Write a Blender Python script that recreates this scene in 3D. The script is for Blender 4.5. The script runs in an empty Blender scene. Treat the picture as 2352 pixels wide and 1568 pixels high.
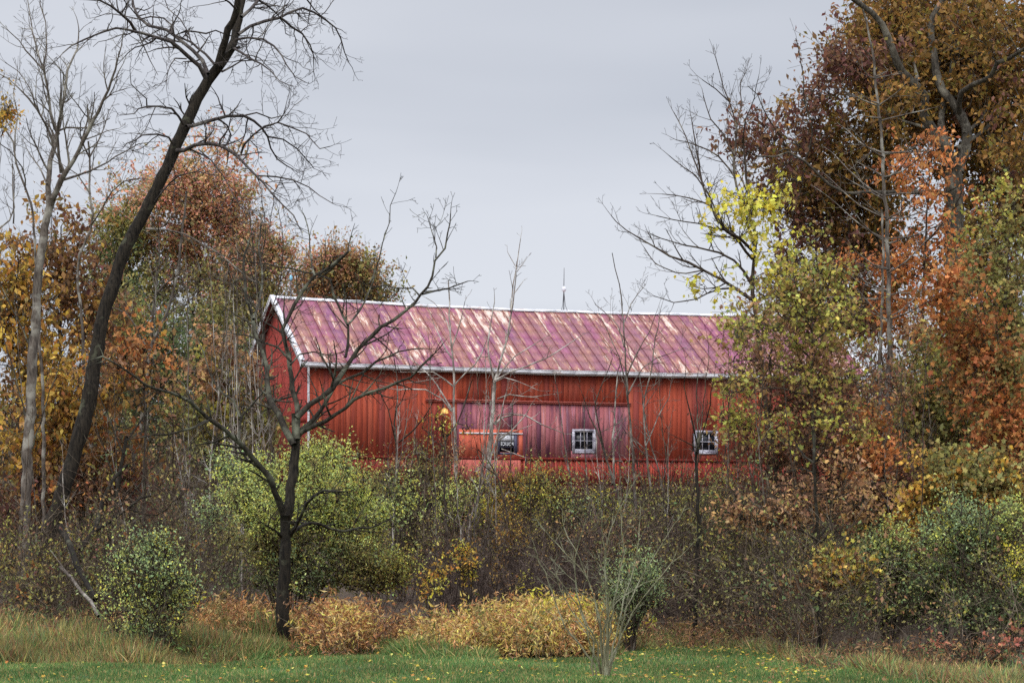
import bpy, math, random
import numpy as np
from mathutils import Vector, noise as mnoise

# ------------------------------------------------------------------ camera, sky, sun, exposure
SC = bpy.context.scene
COL = SC.collection
F, CX, HY, CZ = 5600.0, 1176.0, 1220.0, 2.5     # focal length, centre and horizon of the 2352 px wide frame, eye height (m)
cam = bpy.data.cameras.new("camera")
cam.sensor_fit = 'HORIZONTAL'; cam.sensor_width = 36.0; cam.lens = 36.0 * F / 2352.0
cam.shift_y = (HY - 784.0) / 2352.0
cam.clip_start = 0.5; cam.clip_end = 6000.0
camo = bpy.data.objects.new("camera", cam); COL.objects.link(camo)
camo.location = (0, 0, CZ); camo.rotation_euler = (math.radians(90), 0, 0)
SC.camera = camo

SUN_EL, SUN_AZ = math.radians(42), math.radians(200)   # high, behind the camera and a little to the left
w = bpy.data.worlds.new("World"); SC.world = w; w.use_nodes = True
nt = w.node_tree; nt.nodes.clear()
def N(t, **k):
    n = nt.nodes.new(t)
    for a, b in k.items(): setattr(n, a, b)
    return n
out = N('ShaderNodeOutputWorld'); mix = N('ShaderNodeMixShader'); mix.inputs[0].default_value = 0.93
sky = N('ShaderNodeTexSky', sky_type='NISHITA', sun_disc=False, sun_elevation=SUN_EL, sun_rotation=SUN_AZ)
b1 = N('ShaderNodeBackground'); b1.inputs[1].default_value = 0.1
b2 = N('ShaderNodeBackground'); b2.inputs[1].default_value = 1.0
nt.links.new(sky.outputs[0], b1.inputs[0])
tc = N('ShaderNodeTexCoord')
mp = N('ShaderNodeMapping'); mp.inputs['Scale'].default_value = (2.0, 2.0, 8.5)
nt.links.new(tc.outputs['Generated'], mp.inputs[0])
no = N('ShaderNodeTexNoise'); no.inputs['Scale'].default_value = 1.6; no.inputs['Detail'].default_value = 3.0
no.inputs['Roughness'].default_value = 0.45; no.inputs['Distortion'].default_value = 0.2
nt.links.new(mp.outputs[0], no.inputs['Vector'])
cr = N('ShaderNodeValToRGB')
cr.color_ramp.elements[0].position = 0.32; cr.color_ramp.elements[0].color = (0.580, 0.612, 0.688, 1)
cr.color_ramp.elements[1].position = 0.66; cr.color_ramp.elements[1].color = (0.735, 0.762, 0.832, 1)
nt.links.new(no.outputs[0], cr.inputs[0])
sep = N('ShaderNodeSeparateXYZ'); nt.links.new(tc.outputs['Generated'], sep.inputs[0])
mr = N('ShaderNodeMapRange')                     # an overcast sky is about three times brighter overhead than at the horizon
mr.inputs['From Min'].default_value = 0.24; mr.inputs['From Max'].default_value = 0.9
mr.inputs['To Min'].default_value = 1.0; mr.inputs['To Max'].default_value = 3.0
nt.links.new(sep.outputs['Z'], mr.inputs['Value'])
nt.links.new(cr.outputs[0], b2.inputs[0])
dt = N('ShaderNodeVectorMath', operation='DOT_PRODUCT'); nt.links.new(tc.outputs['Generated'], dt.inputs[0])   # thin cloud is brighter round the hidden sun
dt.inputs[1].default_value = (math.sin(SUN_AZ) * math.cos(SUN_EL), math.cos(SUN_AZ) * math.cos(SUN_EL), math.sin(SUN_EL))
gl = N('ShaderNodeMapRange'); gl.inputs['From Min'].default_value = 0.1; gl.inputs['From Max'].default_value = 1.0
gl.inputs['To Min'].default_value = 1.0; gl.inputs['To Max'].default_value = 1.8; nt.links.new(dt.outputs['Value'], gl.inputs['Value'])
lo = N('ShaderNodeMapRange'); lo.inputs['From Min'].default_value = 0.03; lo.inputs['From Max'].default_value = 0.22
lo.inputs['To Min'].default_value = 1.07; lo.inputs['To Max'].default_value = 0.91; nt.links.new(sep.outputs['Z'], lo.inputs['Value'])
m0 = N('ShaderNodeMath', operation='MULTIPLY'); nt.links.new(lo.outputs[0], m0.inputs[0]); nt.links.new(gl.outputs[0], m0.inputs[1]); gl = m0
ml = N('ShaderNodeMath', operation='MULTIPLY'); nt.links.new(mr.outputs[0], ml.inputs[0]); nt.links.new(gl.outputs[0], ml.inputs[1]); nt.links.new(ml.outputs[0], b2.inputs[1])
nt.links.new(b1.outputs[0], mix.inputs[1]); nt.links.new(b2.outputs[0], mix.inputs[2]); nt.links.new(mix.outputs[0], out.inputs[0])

sl = bpy.data.lights.new("sun", 'SUN'); sl.energy = 0.9; sl.angle = math.radians(30); sl.color = (1.0, 0.96, 0.90)
so = bpy.data.objects.new("sun", sl); COL.objects.link(so)
sdir = Vector((math.sin(SUN_AZ) * math.cos(SUN_EL), math.cos(SUN_AZ) * math.cos(SUN_EL), math.sin(SUN_EL)))
so.rotation_euler = sdir.to_track_quat('Z', 'Y').to_euler(); so.location = (0, -20, 60)
SC.view_settings.view_transform = 'Standard'; SC.view_settings.look = 'None'
SC.view_settings.exposure = 0.0; SC.view_settings.gamma = 1.0
SC.cycles.max_bounces = 6; SC.cycles.diffuse_bounces = 3; SC.cycles.glossy_bounces = 2
SC.cycles.transmission_bounces = 3; SC.cycles.transparent_max_bounces = 4; SC.cycles.sample_clamp_indirect = 4.0
SC.cycles.use_denoising = False

# ------------------------------------------------------------------ helpers
R = random.Random(7)
G = np.random.default_rng(7)
def P(px, py, d): return ((px - CX) / F * d, d, CZ + (HY - py) / F * d)
def Zm(ox, oy, pts): return [(0.57422 * (ox + 0.59574 * x), 0.57422 * (oy + 0.59574 * y)) for x, y in pts]
def gz(x, y):
    t = min(max((y - 53.0) / 43.0, 0.0), 1.0)
    h = 3.3 * t * (0.45 + 0.55 * t)
    if y > 96: h += min((y - 96) * 0.012, 3.0)
    return h + 0.05 * math.sin(x * 0.9 + y * 0.35) + 0.04 * math.sin(x * 0.37 - y * 0.8 + 1.0)
def gpy(px, d): return HY - (gz((px - CX) / F * d, d) - CZ) * F / d
def lin(c):
    c = np.asarray(c, float) / 255.0
    return np.where(c <= 0.04045, c / 12.92, ((c + 0.055) / 1.055) ** 2.4)
def L3(*c): return tuple(lin(c)) + (1.0,)

def mat(name):
    m = bpy.data.materials.new(name); m.use_nodes = True
    return m, m.node_tree, m.node_tree.nodes['Principled BSDF']
def nn(t, typ, ins=None, **k):
    n = t.nodes.new(typ)
    for a, b in k.items(): setattr(n, a, b)
    for a, b in (ins or {}).items():
        if hasattr(b, 'is_output'): t.links.new(b, n.inputs[a])
        else: n.inputs[a].default_value = b
    return n
def ramp(t, fac, stops):
    n = t.nodes.new('ShaderNodeValToRGB'); e = n.color_ramp.elements
    while len(e) < len(stops): e.new(0.5)
    for i, (p, c) in enumerate(stops):
        e[i].position = p; e[i].color = c if len(c) == 4 else tuple(c) + (1,)
    t.links.new(fac, n.inputs[0]); return n.outputs[0]
def mixc(t, fac, a, b, mode='MIX'):
    n = t.nodes.new('ShaderNodeMix'); n.data_type = 'RGBA'; n.blend_type = mode
    for i, v in ((0, fac), (6, a), (7, b)):
        if hasattr(v, 'is_output'): t.links.new(v, n.inputs[i])
        else: n.inputs[i].default_value = v
    return n.outputs[2]
def noise(t, vec, scale, detail=3.0, rough=0.55):
    return nn(t, 'ShaderNodeTexNoise', {'Vector': vec, 'Scale': scale, 'Detail': detail, 'Roughness': rough}).outputs[0]
def mapped(t, src, scale, loc=(0, 0, 0)):
    return nn(t, 'ShaderNodeMapping', {'Vector': src, 'Scale': scale, 'Location': loc}).outputs[0]
def maprange(t, v, a, b, c=0.0, d=1.0):
    return nn(t, 'ShaderNodeMapRange', {'Value': v, 'From Min': a, 'From Max': b, 'To Min': c, 'To Max': d}).outputs[0]
def bump(t, bs, h, strength=0.4, dist=0.02):
    n = nn(t, 'ShaderNodeBump', {'Height': h, 'Strength': strength, 'Distance': dist}); t.links.new(n.outputs[0], bs.inputs['Normal'])

def bark(name, dark, mid, pale, amount=0.5, up=None):
    m, t, bs = mat(name)
    o = nn(t, 'ShaderNodeTexCoord').outputs['Object']
    f = noise(t, mapped(t, o, (14, 14, 2.2)), 1.5, 5.0, 0.65)
    patch = noise(t, o, 1.9, 4.0, 0.6)
    c1 = ramp(t, f, [(0.36, L3(*dark)), (0.62, L3(*mid))])
    c = mixc(t, maprange(t, patch, 0.62 - amount * 0.3, 0.72 - amount * 0.2), c1, L3(*pale))
    if up:                                          # limbs higher on the tree carry more lichen
        z = nn(t, 'ShaderNodeSeparateXYZ', {'Vector': o}).outputs['Z']
        c = mixc(t, maprange(t, z, up[0], up[1], 0.0, 1.0), c, mixc(t, maprange(t, patch, 0.5, 0.68), ramp(t, f, [(0.36, L3(*up[2])), (0.62, L3(*up[3]))]), L3(*up[4])))
    t.links.new(c, bs.inputs['Base Color']); bs.inputs['Roughness'].default_value = 0.9
    bs.inputs['Specular IOR Level'].default_value = 0.2
    bump(t, bs, f, 0.9, 0.03); return m
BARK_DARK = bark('bark_dark_moss', (16, 14, 12), (46, 40, 32), (80, 80, 64), 0.15, (2.2, 6.0, (28, 24, 20), (66, 60, 50), (112, 112, 94)))
BARK_LEAN = bark('bark_ridged_dark', (20, 17, 14), (56, 49, 40), (84, 84, 66), 0.1)
BARK_GREY = bark('bark_grey', (62, 54, 48), (110, 100, 90), (146, 140, 128), 0.4)
BARK_PALE = bark('bark_pale', (92, 80, 74), (150, 138, 126), (190, 184, 172), 0.5)
BARK_BROWN = bark('bark_brown', (40, 33, 28), (80, 68, 58), (112, 104, 90), 0.3)
BARK_OAK = bark('bark_oak', (40, 36, 31), (92, 85, 74), (122, 116, 102), 0.35)
BARK_LICHEN = bark('bark_limb_lichen', (26, 22, 18), (62, 56, 46), (108, 108, 90), 0.3)
BARK_PURPLE = bark('bark_limb_purplish', (40, 34, 33), (82, 74, 70), (112, 106, 98), 0.3)
BARK_OLIVE = bark('bark_olive_stem', (92, 88, 66), (136, 132, 104), (160, 158, 132), 0.4)
BARK_TWIG = bark('bark_thicket_twig', (44, 35, 29), (90, 76, 62), (128, 114, 96), 0.4)

def leafmat(name, trans=0.3, rough=0.65, spec=0.14):
    m, t, bs = mat(name)
    a = nn(t, 'ShaderNodeAttribute', attribute_name='leaf_colour').outputs['Color']
    t.links.new(a, bs.inputs['Base Color']); bs.inputs['Roughness'].default_value = rough
    bs.inputs['Specular IOR Level'].default_value = spec
    tr = nn(t, 'ShaderNodeBsdfTranslucent', {'Color': a}); mx = nn(t, 'ShaderNodeMixShader', {0: trans})
    t.links.new(bs.outputs[0], mx.inputs[1]); t.links.new(tr.outputs[0], mx.inputs[2])
    t.links.new(mx.outputs[0], t.nodes['Material Output'].inputs[0]); return m
LEAF = leafmat('leaf', 0.36); BLADE = leafmat('grass_blade', 0.25, 0.7, 0.15)

def mkmesh(name, v, loops, starts, m, parent=None, base=(0, 0, 0), cols=None, smooth=False, attr=None):
    me = bpy.data.meshes.new(name)
    v = np.asarray(v, np.float32) - np.asarray(base, np.float32)
    me.vertices.add(len(v)); me.vertices.foreach_set('co', v.ravel())
    me.loops.add(len(loops)); me.loops.foreach_set('vertex_index', np.asarray(loops, np.int32))
    me.polygons.add(len(starts)); me.polygons.foreach_set('loop_start', np.asarray(starts, np.int32))
    if smooth: me.polygons.foreach_set('use_smooth', np.ones(len(starts), bool))
    me.update(calc_edges=True)
    if cols is not None:
        a = me.color_attributes.new('leaf_colour', 'FLOAT_COLOR', 'POINT')
        c4 = np.ones((len(v), 4), np.float32); c4[:, :3] = cols; a.data.foreach_set('color', c4.ravel())
    if attr is not None:
        a = me.attributes.new('board', 'FLOAT', 'POINT'); a.data.foreach_set('value', np.asarray(attr, np.float32))
    me.materials.append(m)
    o = bpy.data.objects.new(name, me); COL.objects.link(o)
    if parent: o.parent = parent
    else: o.location = base
    return o
def thing(name, label, cat, loc, group=None, rz=0.0):
    o = bpy.data.objects.new(name, None); COL.objects.link(o)
    o.empty_display_size = 0.3; o.location = loc; o.rotation_euler = (0, 0, rz)
    o['label'] = label; o['category'] = cat
    if group: o['group'] = group
    return o
def tag(o, label=None, cat=None, group=None, kind=None):
    for k, v in (('label', label), ('category', cat), ('group', group), ('kind', kind)):
        if v: o[k] = v
    return o

# ---- wood: tubes along polylines, batched by point count
def tubes(polys):
    V, Lp, S, base, ls = [], [], [], 0, 0
    groups = {}
    for pts, rad, k in polys: groups.setdefault((len(pts), k), []).append((pts, rad))
    for (n, k), lst in groups.items():
        A = np.array([p for p, _ in lst], float); Rr = np.array([r for _, r in lst], float); m = len(lst)
        T = np.gradient(A, axis=1); T /= np.linalg.norm(T, axis=2, keepdims=True) + 1e-9
        mean = A[:, -1] - A[:, 0]; mean /= np.linalg.norm(mean, axis=1, keepdims=True) + 1e-9
        ref = np.where(np.abs(mean[:, 2:3]) > 0.75, np.array([[1.0, 0.13, 0.0]]), np.array([[0.1, 0.2, 1.0]]))
        B = np.cross(T, ref[:, None, :]); B /= np.linalg.norm(B, axis=2, keepdims=True) + 1e-9
        C = np.cross(T, B)
        a = np.arange(k) * 2 * math.pi / k
        ring = A[:, :, None, :] + Rr[:, :, None, None] * (np.cos(a)[None, None, :, None] * B[:, :, None, :] + np.sin(a)[None, None, :, None] * C[:, :, None, :])
        V.append(ring.reshape(-1, 3))
        i = np.arange(n - 1)[:, None]; j = np.arange(k)[None, :]; j2 = (j + 1) % k
        q = np.stack([i * k + j, (i + 1) * k + j, (i + 1) * k + j2, i * k + j2], -1).reshape(-1, 4)
        q = (q[None] + (np.arange(m) * n * k)[:, None, None] + base).reshape(-1, 4)
        cap = np.array([(n - 1) * k + x for x in range(k)])[None, :] + (np.arange(m) * n * k)[:, None] + base
        Lp.append(q.ravel()); S.append(ls + np.arange(len(q)) * 4); ls += q.size
        Lp.append(cap.ravel()); S.append(ls + np.arange(m) * k); ls += cap.size
        base += m * n * k
    return np.concatenate(V), np.concatenate(Lp), np.concatenate(S)
def wood(name, polys, m, parent, base):
    if not polys: return None
    v, l, s = tubes(polys); return mkmesh(name, v, l, s, m, parent, base, smooth=True)

def limb(pts, d0, d1, r0, r1, sides=8, step=22.0, wob=0.012):
    """a hand-drawn limb: points seen in the photograph, given a depth along its run; radii are in frame pixels."""
    p = [pts[0]] + list(pts) + [pts[-1]]
    o = []
    for i in range(1, len(p) - 2):
        a, b, c, e = p[i - 1], p[i], p[i + 1], p[i + 2]
        n = max(1, int(math.hypot(c[0] - b[0], c[1] - b[1]) / step))
        for q in range(n):
            t = q / n; t2 = t * t; t3 = t2 * t
            o.append(tuple(0.5 * (2 * b[x] + (c[x] - a[x]) * t + (2 * a[x] - 5 * b[x] + 4 * c[x] - e[x]) * t2 + (3 * b[x] - a[x] - 3 * c[x] + e[x]) * t3) for x in (0, 1)))
    o.append(tuple(pts[-1][:2]))
    n = len(o); W, Q = [], []
    for i, (x, y) in enumerate(o):
        t = i / (n - 1); d = d0 + (d1 - d0) * t
        q = P(x, y, d); W.append((q[0] + R.gauss(0, wob), q[1] + R.gauss(0, wob * 2), q[2] + R.gauss(0, wob)))
        Q.append((r0 + (r1 - r0) * t ** 0.85) * d / F * (1 + R.uniform(-0.09, 0.09)))
    if r0 > 5 and W[0][2] < gz(W[0][0], W[0][1]) + .25:       # root flare
        for i, k in ((0, 1.5), (1, 1.16), (2, 1.04)):
            if i < n: Q[i] *= k
    return (W, Q, sides)

def nrm(v):
    l = math.sqrt(v[0] * v[0] + v[1] * v[1] + v[2] * v[2]) + 1e-9
    return (v[0] / l, v[1] / l, v[2] / l)
def twig(o, p, d, Ln, r, lev, st):
    n = max(3, min(7, int(Ln / st['seg']) + 2)); step = Ln / (n - 1)
    pts, rr = [p], [r]; wg, up = st['wig'], st['up']; rmin = st['rmin']; ds = [d]
    for i in range(1, n):
        d = nrm((d[0] + R.gauss(0, wg), d[1] + R.gauss(0, wg), d[2] + R.gauss(0, wg) + up))
        p = (p[0] + d[0] * step, p[1] + d[1] * step, p[2] + d[2] * step)
        pts.append(p); rr.append(max(rmin, r * (1 - 0.7 * i / (n - 1)))); ds.append(d)
    o.append((pts, rr, 4 if r > 0.012 else 3))
    if lev <= 0: return
    k = int(Ln * st['dens'] + R.random())
    for _ in range(k):
        t = R.uniform(0.15, 0.97); f = t * (n - 1); i = min(int(f), n - 2); u = f - i
        a, b = pts[i], pts[i + 1]
        q = (a[0] + (b[0] - a[0]) * u, a[1] + (b[1] - a[1]) * u, a[2] + (b[2] - a[2]) * u)
        twig(o, q, side(ds[i + 1], st['ang']), Ln * R.uniform(0.28, 0.6) * (1.1 - 0.6 * t), max(rmin, rr[i] * 0.6), lev - 1, st)
def side(d, ang):
    a = math.radians(R.gauss(ang, 12))
    v = nrm((R.gauss(0, 1), R.gauss(0, 1), R.gauss(0, 1)))
    dt = v[0] * d[0] + v[1] * d[1] + v[2] * d[2]
    v = nrm((v[0] - d[0] * dt, v[1] - d[1] * dt, v[2] - d[2] * dt)); c, s = math.cos(a), math.sin(a)
    return (d[0] * c + v[0] * s, d[1] * c + v[1] * s, d[2] * c + v[2] * s)
ST = dict(
    bare=dict(seg=0.22, wig=0.14, up=0.05, rmin=0.0045, dens=4.2, ang=48),
    droop=dict(seg=0.2, wig=0.2, up=0.04, rmin=0.0045, dens=4.0, ang=55),
    fine=dict(seg=0.25, wig=0.12, up=0.09, rmin=0.004, dens=4.6, ang=42),
    stiff=dict(seg=0.3, wig=0.08, up=0.04, rmin=0.005, dens=3.6, ang=50),
    dead=dict(seg=0.2, wig=0.15, up=0.0, rmin=0.006, dens=2.4, ang=55),
)
def sprout(lm, per_m, l0, l1, lev, st, t0=0.1, rk=0.55):
    """side shoots along a limb; longer near its middle, shorter at the tip."""
    o = []; W, Q, _ = lm
    for i in range(len(W) - 1):
        a, b = W[i], W[i + 1]; t = i / (len(W) - 1)
        sg = math.dist(a, b)
        if t < t0: continue
        k = int(sg * per_m + R.random())
        for _ in range(k):
            u = R.random(); q = tuple(a[x] + (b[x] - a[x]) * u for x in (0, 1, 2))
            d = nrm(tuple(b[x] - a[x] for x in (0, 1, 2)))
            twig(o, q, side(d, ST[st]['ang']), R.uniform(l0, l1) * (1.15 - 0.6 * t), min(0.03, max(ST[st]['rmin'], Q[i] * rk)), lev, ST[st])
    a, b = W[-2], W[-1]
    twig(o, b, nrm(tuple(b[x] - a[x] for x in (0, 1, 2))), (l0 + l1) * 0.4, Q[-1] * 0.9, lev, ST[st])
    return o

# ---- leaves
def tmpl(pts, faces): return np.array(pts, float), faces
LF = dict(
    simple=tmpl([(0, 0, 0), (-.27, .42, .09), (0, 1, -.10), (.27, .42, .09)], [(0, 3, 2, 1)]),
    lance=tmpl([(0, 0, 0), (-.13, .4, .05), (0, 1, -.22), (.13, .4, .05)], [(0, 3, 2), (0, 2, 1)]),
    oak=tmpl([(0, 0, 0), (-.2, .2, .03), (-.13, .36, .02), (-.33, .55, .06), (-.17, .7, 0), (0, 1, -.1), (.17, .7, 0), (.33, .55, .06), (.13, .36, .02), (.2, .2, .03)],
             [(0, 9, 8, 2, 1), (2, 8, 7, 6, 4, 3), (4, 6, 5)]),
    maple=tmpl([(0, 0, 0), (-.38, .12, .03), (-.22, .32, .0), (-.52, .58, .08), (-.2, .62, 0), (0, 1.0, -.12), (.2, .62, 0), (.52, .58, .08), (.22, .32, 0), (.38, .12, .03)],
               [(0, 8, 2, 1), (0, 9, 8), (2, 4, 3), (8, 7, 6), (2, 8, 6, 4), (4, 6, 5)]),
    blade=tmpl([(-.03, 0, 0), (.03, 0, 0), (.024, .55, .06), (-.024, .55, .06), (0, 1, .26)], [(0, 1, 2, 3), (3, 2, 4)]),
)
def frames(n, droop, upn, rng=G):
    t = rng.normal(size=(n, 3)); t[:, 2] -= droop; t /= np.linalg.norm(t, axis=1, keepdims=True)
    m = rng.normal(size=(n, 3)) * 0.8; m[:, 2] += upn
    b = np.cross(t, m); b /= np.linalg.norm(b, axis=1, keepdims=True) + 1e-9
    return b, t, np.cross(b, t)
def scatter(kind, pos, size, fr, cols):
    tv, tf = LF[kind]; n, k = len(pos), len(tv)
    b, t, m = fr; s = np.asarray(size)[:, None, None]
    v = pos[:, None, :] + s * (tv[None, :, 0:1] * b[:, None] + tv[None, :, 1:2] * t[:, None] + tv[None, :, 2:3] * m[:, None])
    lp = np.concatenate([np.array(f) for f in tf]); ln = np.array([len(f) for f in tf]); st = np.concatenate([[0], np.cumsum(ln)[:-1]])
    loops = (lp[None] + (np.arange(n) * k)[:, None]).ravel()
    starts = (st[None] + (np.arange(n) * len(lp))[:, None]).ravel()
    return v.reshape(-1, 3), loops, starts, np.repeat(cols, k, axis=0)
PAL = dict(
    oak=[(150, 108, 48), (128, 92, 42), (166, 124, 56), (112, 84, 40), (134, 118, 52), (158, 116, 68)],
    maroon=[(126, 82, 72), (110, 72, 64), (140, 98, 72), (134, 100, 66)],
    orange=[(200, 122, 64), (182, 108, 58), (208, 148, 82), (164, 94, 54), (212, 138, 78)],
    rust=[(172, 98, 54), (152, 90, 52), (184, 120, 60), (138, 98, 54), (150, 120, 64)],
    yellow=[(222, 206, 70), (206, 186, 52), (232, 214, 104), (196, 190, 70)],
    gold=[(206, 164, 60), (186, 144, 54), (214, 178, 78), (164, 124, 54), (190, 126, 56), (150, 122, 64)],
    ygreen=[(164, 162, 70), (186, 176, 80), (136, 140, 72), (196, 180, 78), (158, 132, 72), (150, 118, 72)],
    shrubyel=[(196, 202, 100), (172, 186, 104), (214, 212, 104), (152, 170, 100), (228, 220, 92), (184, 194, 126)],
    bluegreen=[(154, 174, 116), (136, 160, 104), (174, 188, 128), (186, 194, 108), (144, 166, 122)],
    darkgreen=[(104, 120, 76), (118, 130, 80), (130, 132, 78), (92, 108, 72)],
    olive=[(146, 142, 78), (126, 126, 74), (164, 152, 80), (142, 120, 70)],
    russet=[(218, 150, 116), (206, 140, 102), (214, 166, 114), (192, 152, 100), (216, 144, 126), (176, 154, 98), (166, 152, 100)],
    leftgold=[(190, 142, 64), (166, 120, 60), (198, 158, 68), (146, 104, 60), (176, 130, 74), (130, 96, 62), (140, 124, 68)],
    tan=[(178, 136, 96), (160, 116, 80), (192, 150, 90), (140, 100, 72)],
    brown=[(132, 94, 70), (112, 80, 60), (150, 112, 80), (144, 102, 64)],
    dryorange=[(204, 144, 88), (186, 126, 76), (216, 162, 98), (160, 108, 70), (214, 180, 116), (150, 116, 78)],
    drygold=[(228, 196, 104), (218, 180, 92), (236, 212, 118), (206, 160, 96), (226, 206, 96), (214, 178, 124), (186, 142, 92)],
    red=[(160, 112, 84), (150, 120, 80), (186, 108, 84), (200, 124, 92), (166, 94, 78), (198, 140, 104)],
    lawn=[(74, 112, 56), (88, 124, 60), (64, 100, 52), (104, 130, 64), (84, 116, 70)],
    dry=[(176, 150, 92), (156, 130, 80), (134, 124, 72), (190, 162, 104), (112, 116, 62)],
    tallgreen=[(98, 128, 62), (120, 142, 76), (84, 114, 60), (140, 148, 82)],
)
def colours(pal, n, jit=0.16):
    p = np.array(PAL[pal], float); p = lin(p * 0.9 + 0.1 * p.mean(1, keepdims=True)) * 1.12; i = G.integers(0, len(p), n)
    return np.clip(p[i] * (1 + G.normal(0, jit, (n, 1))) * (1 + G.normal(0, 0.05, (n, 3))), 0.004, 0.9)

def crown(blobs, anchors, kind, size, per, spread, droop=0.5, upn=0.6, gap=0.0, twr=0.012, flat=1.0, upt=0.1):
    """sprays of leaves filling ellipsoids seen at (px, py) and a depth; each spray hangs on a twig that runs to the nearest limb."""
    size *= 0.78; per *= 1.5
    pos, col, siz, tw = [], [], [], []
    A = np.zeros((len(anchors) + 2 * sum(b[5] for b in blobs) + 10, 3)); nA = len(anchors); A[:nA] = np.array(anchors, float); pals = [b[6] for b in blobs]
    for (px, py, rx, ry, d, ncl, pal) in blobs:
        rd = 0.5 * (rx + ry) * d / F * flat
        c0 = np.array(P(px, py, d)); sc = np.array([rx * d / F, rd, ry * d / F])
        lobes = [(G.normal(size=3) * 0.5, R.uniform(0.3, 0.6)) for _ in range(6)]
        k = tries = 0
        while k < ncl and tries < ncl * 6:
            tries += 1
            u = G.normal(size=3); u /= np.linalg.norm(u); u *= G.random() ** 0.4 * (1.1 + G.normal(0, 0.13))
            if R.random() < 0.5:
                lo = lobes[R.randrange(6)]; u = lo[0] + u * lo[1]
            c = c0 + u * sc
            if gap and R.random() < 0.8 and mnoise.noise(Vector(c * (0.9 if size > .11 else 1.6))) < gap - 0.3: continue
            if c[2] < gz(c[0], c[1]) + 0.1: continue
            k += 1
            B = A[:nA]; dd = (np.linalg.norm(B - c, axis=1) + 0.6 * np.maximum(0, B[:, 2] - c[2] + 0.2)) * (1 + 0.4 * G.random(nA))
            a = B[int(np.argmin(dd))].copy(); A[nA] = c; nA += 1; mid = (a + c) / 2 + np.array([0, 0, 0.12 * np.linalg.norm(c - a)]) + G.normal(size=3) * 0.06
            pts = []
            for t in (0, .25, .5, .75, 1):
                pts.append(tuple((1 - t) ** 2 * a + 2 * t * (1 - t) * mid + t * t * c + (G.normal(size=3) * 0.03 if 0 < t < 1 else 0)))
            tw.append((pts, [twr * (1.4 - t) for t in (0, .25, .5, .75, 1)], 3))
            out = (c - a) / (np.linalg.norm(c - a) + 1e-6); n = max(4, int(G.normal(per, per * 0.35))); m = 4
            E = c + (out * 0.5 + G.normal(size=(m, 3)) * 0.8 + np.array([0, 0, upt])) * spread * 1.45
            for e in E: tw.append(([tuple(c), tuple((c + e) / 2 + G.normal(size=3) * 0.03), tuple(e)], [twr * 0.45, twr * 0.38, twr * 0.28], 3))
            j = G.integers(0, m, n); t = (0.1 + G.random(n) * 0.98)[:, None]
            pos.append(c + (E[j] - c) * t + G.normal(size=(n, 3)) * (0.02 + 0.22 * spread)); siz.append(size * np.clip(G.normal(1, 0.3, n), 0.45, 1.8))
            cc = colours(pal if R.random() < 0.78 else R.choice(pals), n) * (1 + G.normal(0, 0.13)); col.append(np.clip(cc, 0.004, 0.9))
    pos = np.concatenate(pos); n = len(pos)
    return scatter(kind, pos, np.concatenate(siz), frames(n, droop, upn), np.concatenate(col)), tw

def tree(name, label, cat, base, trunks, bk, limbs=(), shoots=None, blobs=(), leaf=None, group=None, tshoots=None, twigbark=None, limbbark=None):
    """base = (px, depth); trunks and limbs are limb() results; shoots = sprout() arguments for every limb."""
    px, d = base; x = (px - CX) / F * d; b = (x, d, gz(x, d))
    o = thing(name, label, cat, b, group)
    tp = list(trunks)
    if tshoots:
        for lm in trunks: tp += sprout(lm, *tshoots)
    wood('trunk', tp, bk, o, b)
    for lm in limbs: wood('branch', [lm] + (sprout(lm, *shoots) if shoots else []), limbbark or bk, o, b)
    if blobs:
        anch = [p for lm in list(trunks)[:] + list(limbs) for p in lm[0][1:]]
        lv, tw = crown([(a, b_, c * 1.14, e * 1.14, f, int(n * 1.45), p) for a, b_, c, e, f, n, p in blobs], anch, **leaf)
        wood('twigs', tw, twigbark or bk, o, b)
        mkmesh('crown', lv[0], lv[1], lv[2], LEAF, o, b, lv[3])
    return o
def shrub(name, label, cat, base, blobs, leaf, bk=BARK_BROWN, stems=9, bare=None, group=None, hgt=None):
    px, d = base; x = (px - CX) / F * d; b = (x, d, gz(x, d)); o = thing(name, label, cat, b, group)
    st, an = [], []
    top = min(bl[1] - bl[3] * 0.6 for bl in blobs) if blobs else hgt
    lo = min(bl[0] - bl[2] * 0.7 for bl in blobs) if blobs else px - 100
    hi = max(bl[0] + bl[2] * 0.7 for bl in blobs) if blobs else px + 100
    for i in range(stems):
        tx = lo + (hi - lo) * (i + R.random()) / stems; gy = gpy(px, d); ty = top + (gy - top) * R.uniform(-0.14, 0.4)
        s0 = px + (tx - px) * 0.12; dd = d + R.uniform(-.4, .4)
        lm = limb([(s0, gy + 4), (s0 + (tx - s0) * .35 + R.uniform(-8, 8), gy + (ty - gy) * .45), (tx, ty)], dd, dd + R.uniform(-1, 1), 2.6, 0.9, 5)
        st.append(lm); an += lm[0][2:]
        if bare: st += sprout(lm, *bare)
    bb = []
    for a, b_, c, e, f, n, p in blobs:
        for _ in range(4): bb.append((a + R.gauss(0, c * .42), b_ + R.gauss(0, e * .48) - e * .1, c * R.uniform(.35, .75), e * R.uniform(.45, .95), f + R.gauss(0, .4), max(2, int(n * .36)), p))
    for lm in st[:stems * 3:1]:
        q = lm[0][-1]
        if len(lm[0]) > 6 and lm[2] == 5: bb.append((q[0] / q[1] * F + CX, HY - (q[2] - CZ) / q[1] * F, 7, 22, q[1], 4, R.choice(blobs)[6]))
    lv, tw = crown(bb, an, **dict(dict(upt=.5), **leaf))
    wood('stems', st + tw, bk, o, b)
    mkmesh('foliage', lv[0], lv[1], lv[2], LEAF, o, b, lv[3]); return o

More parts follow.
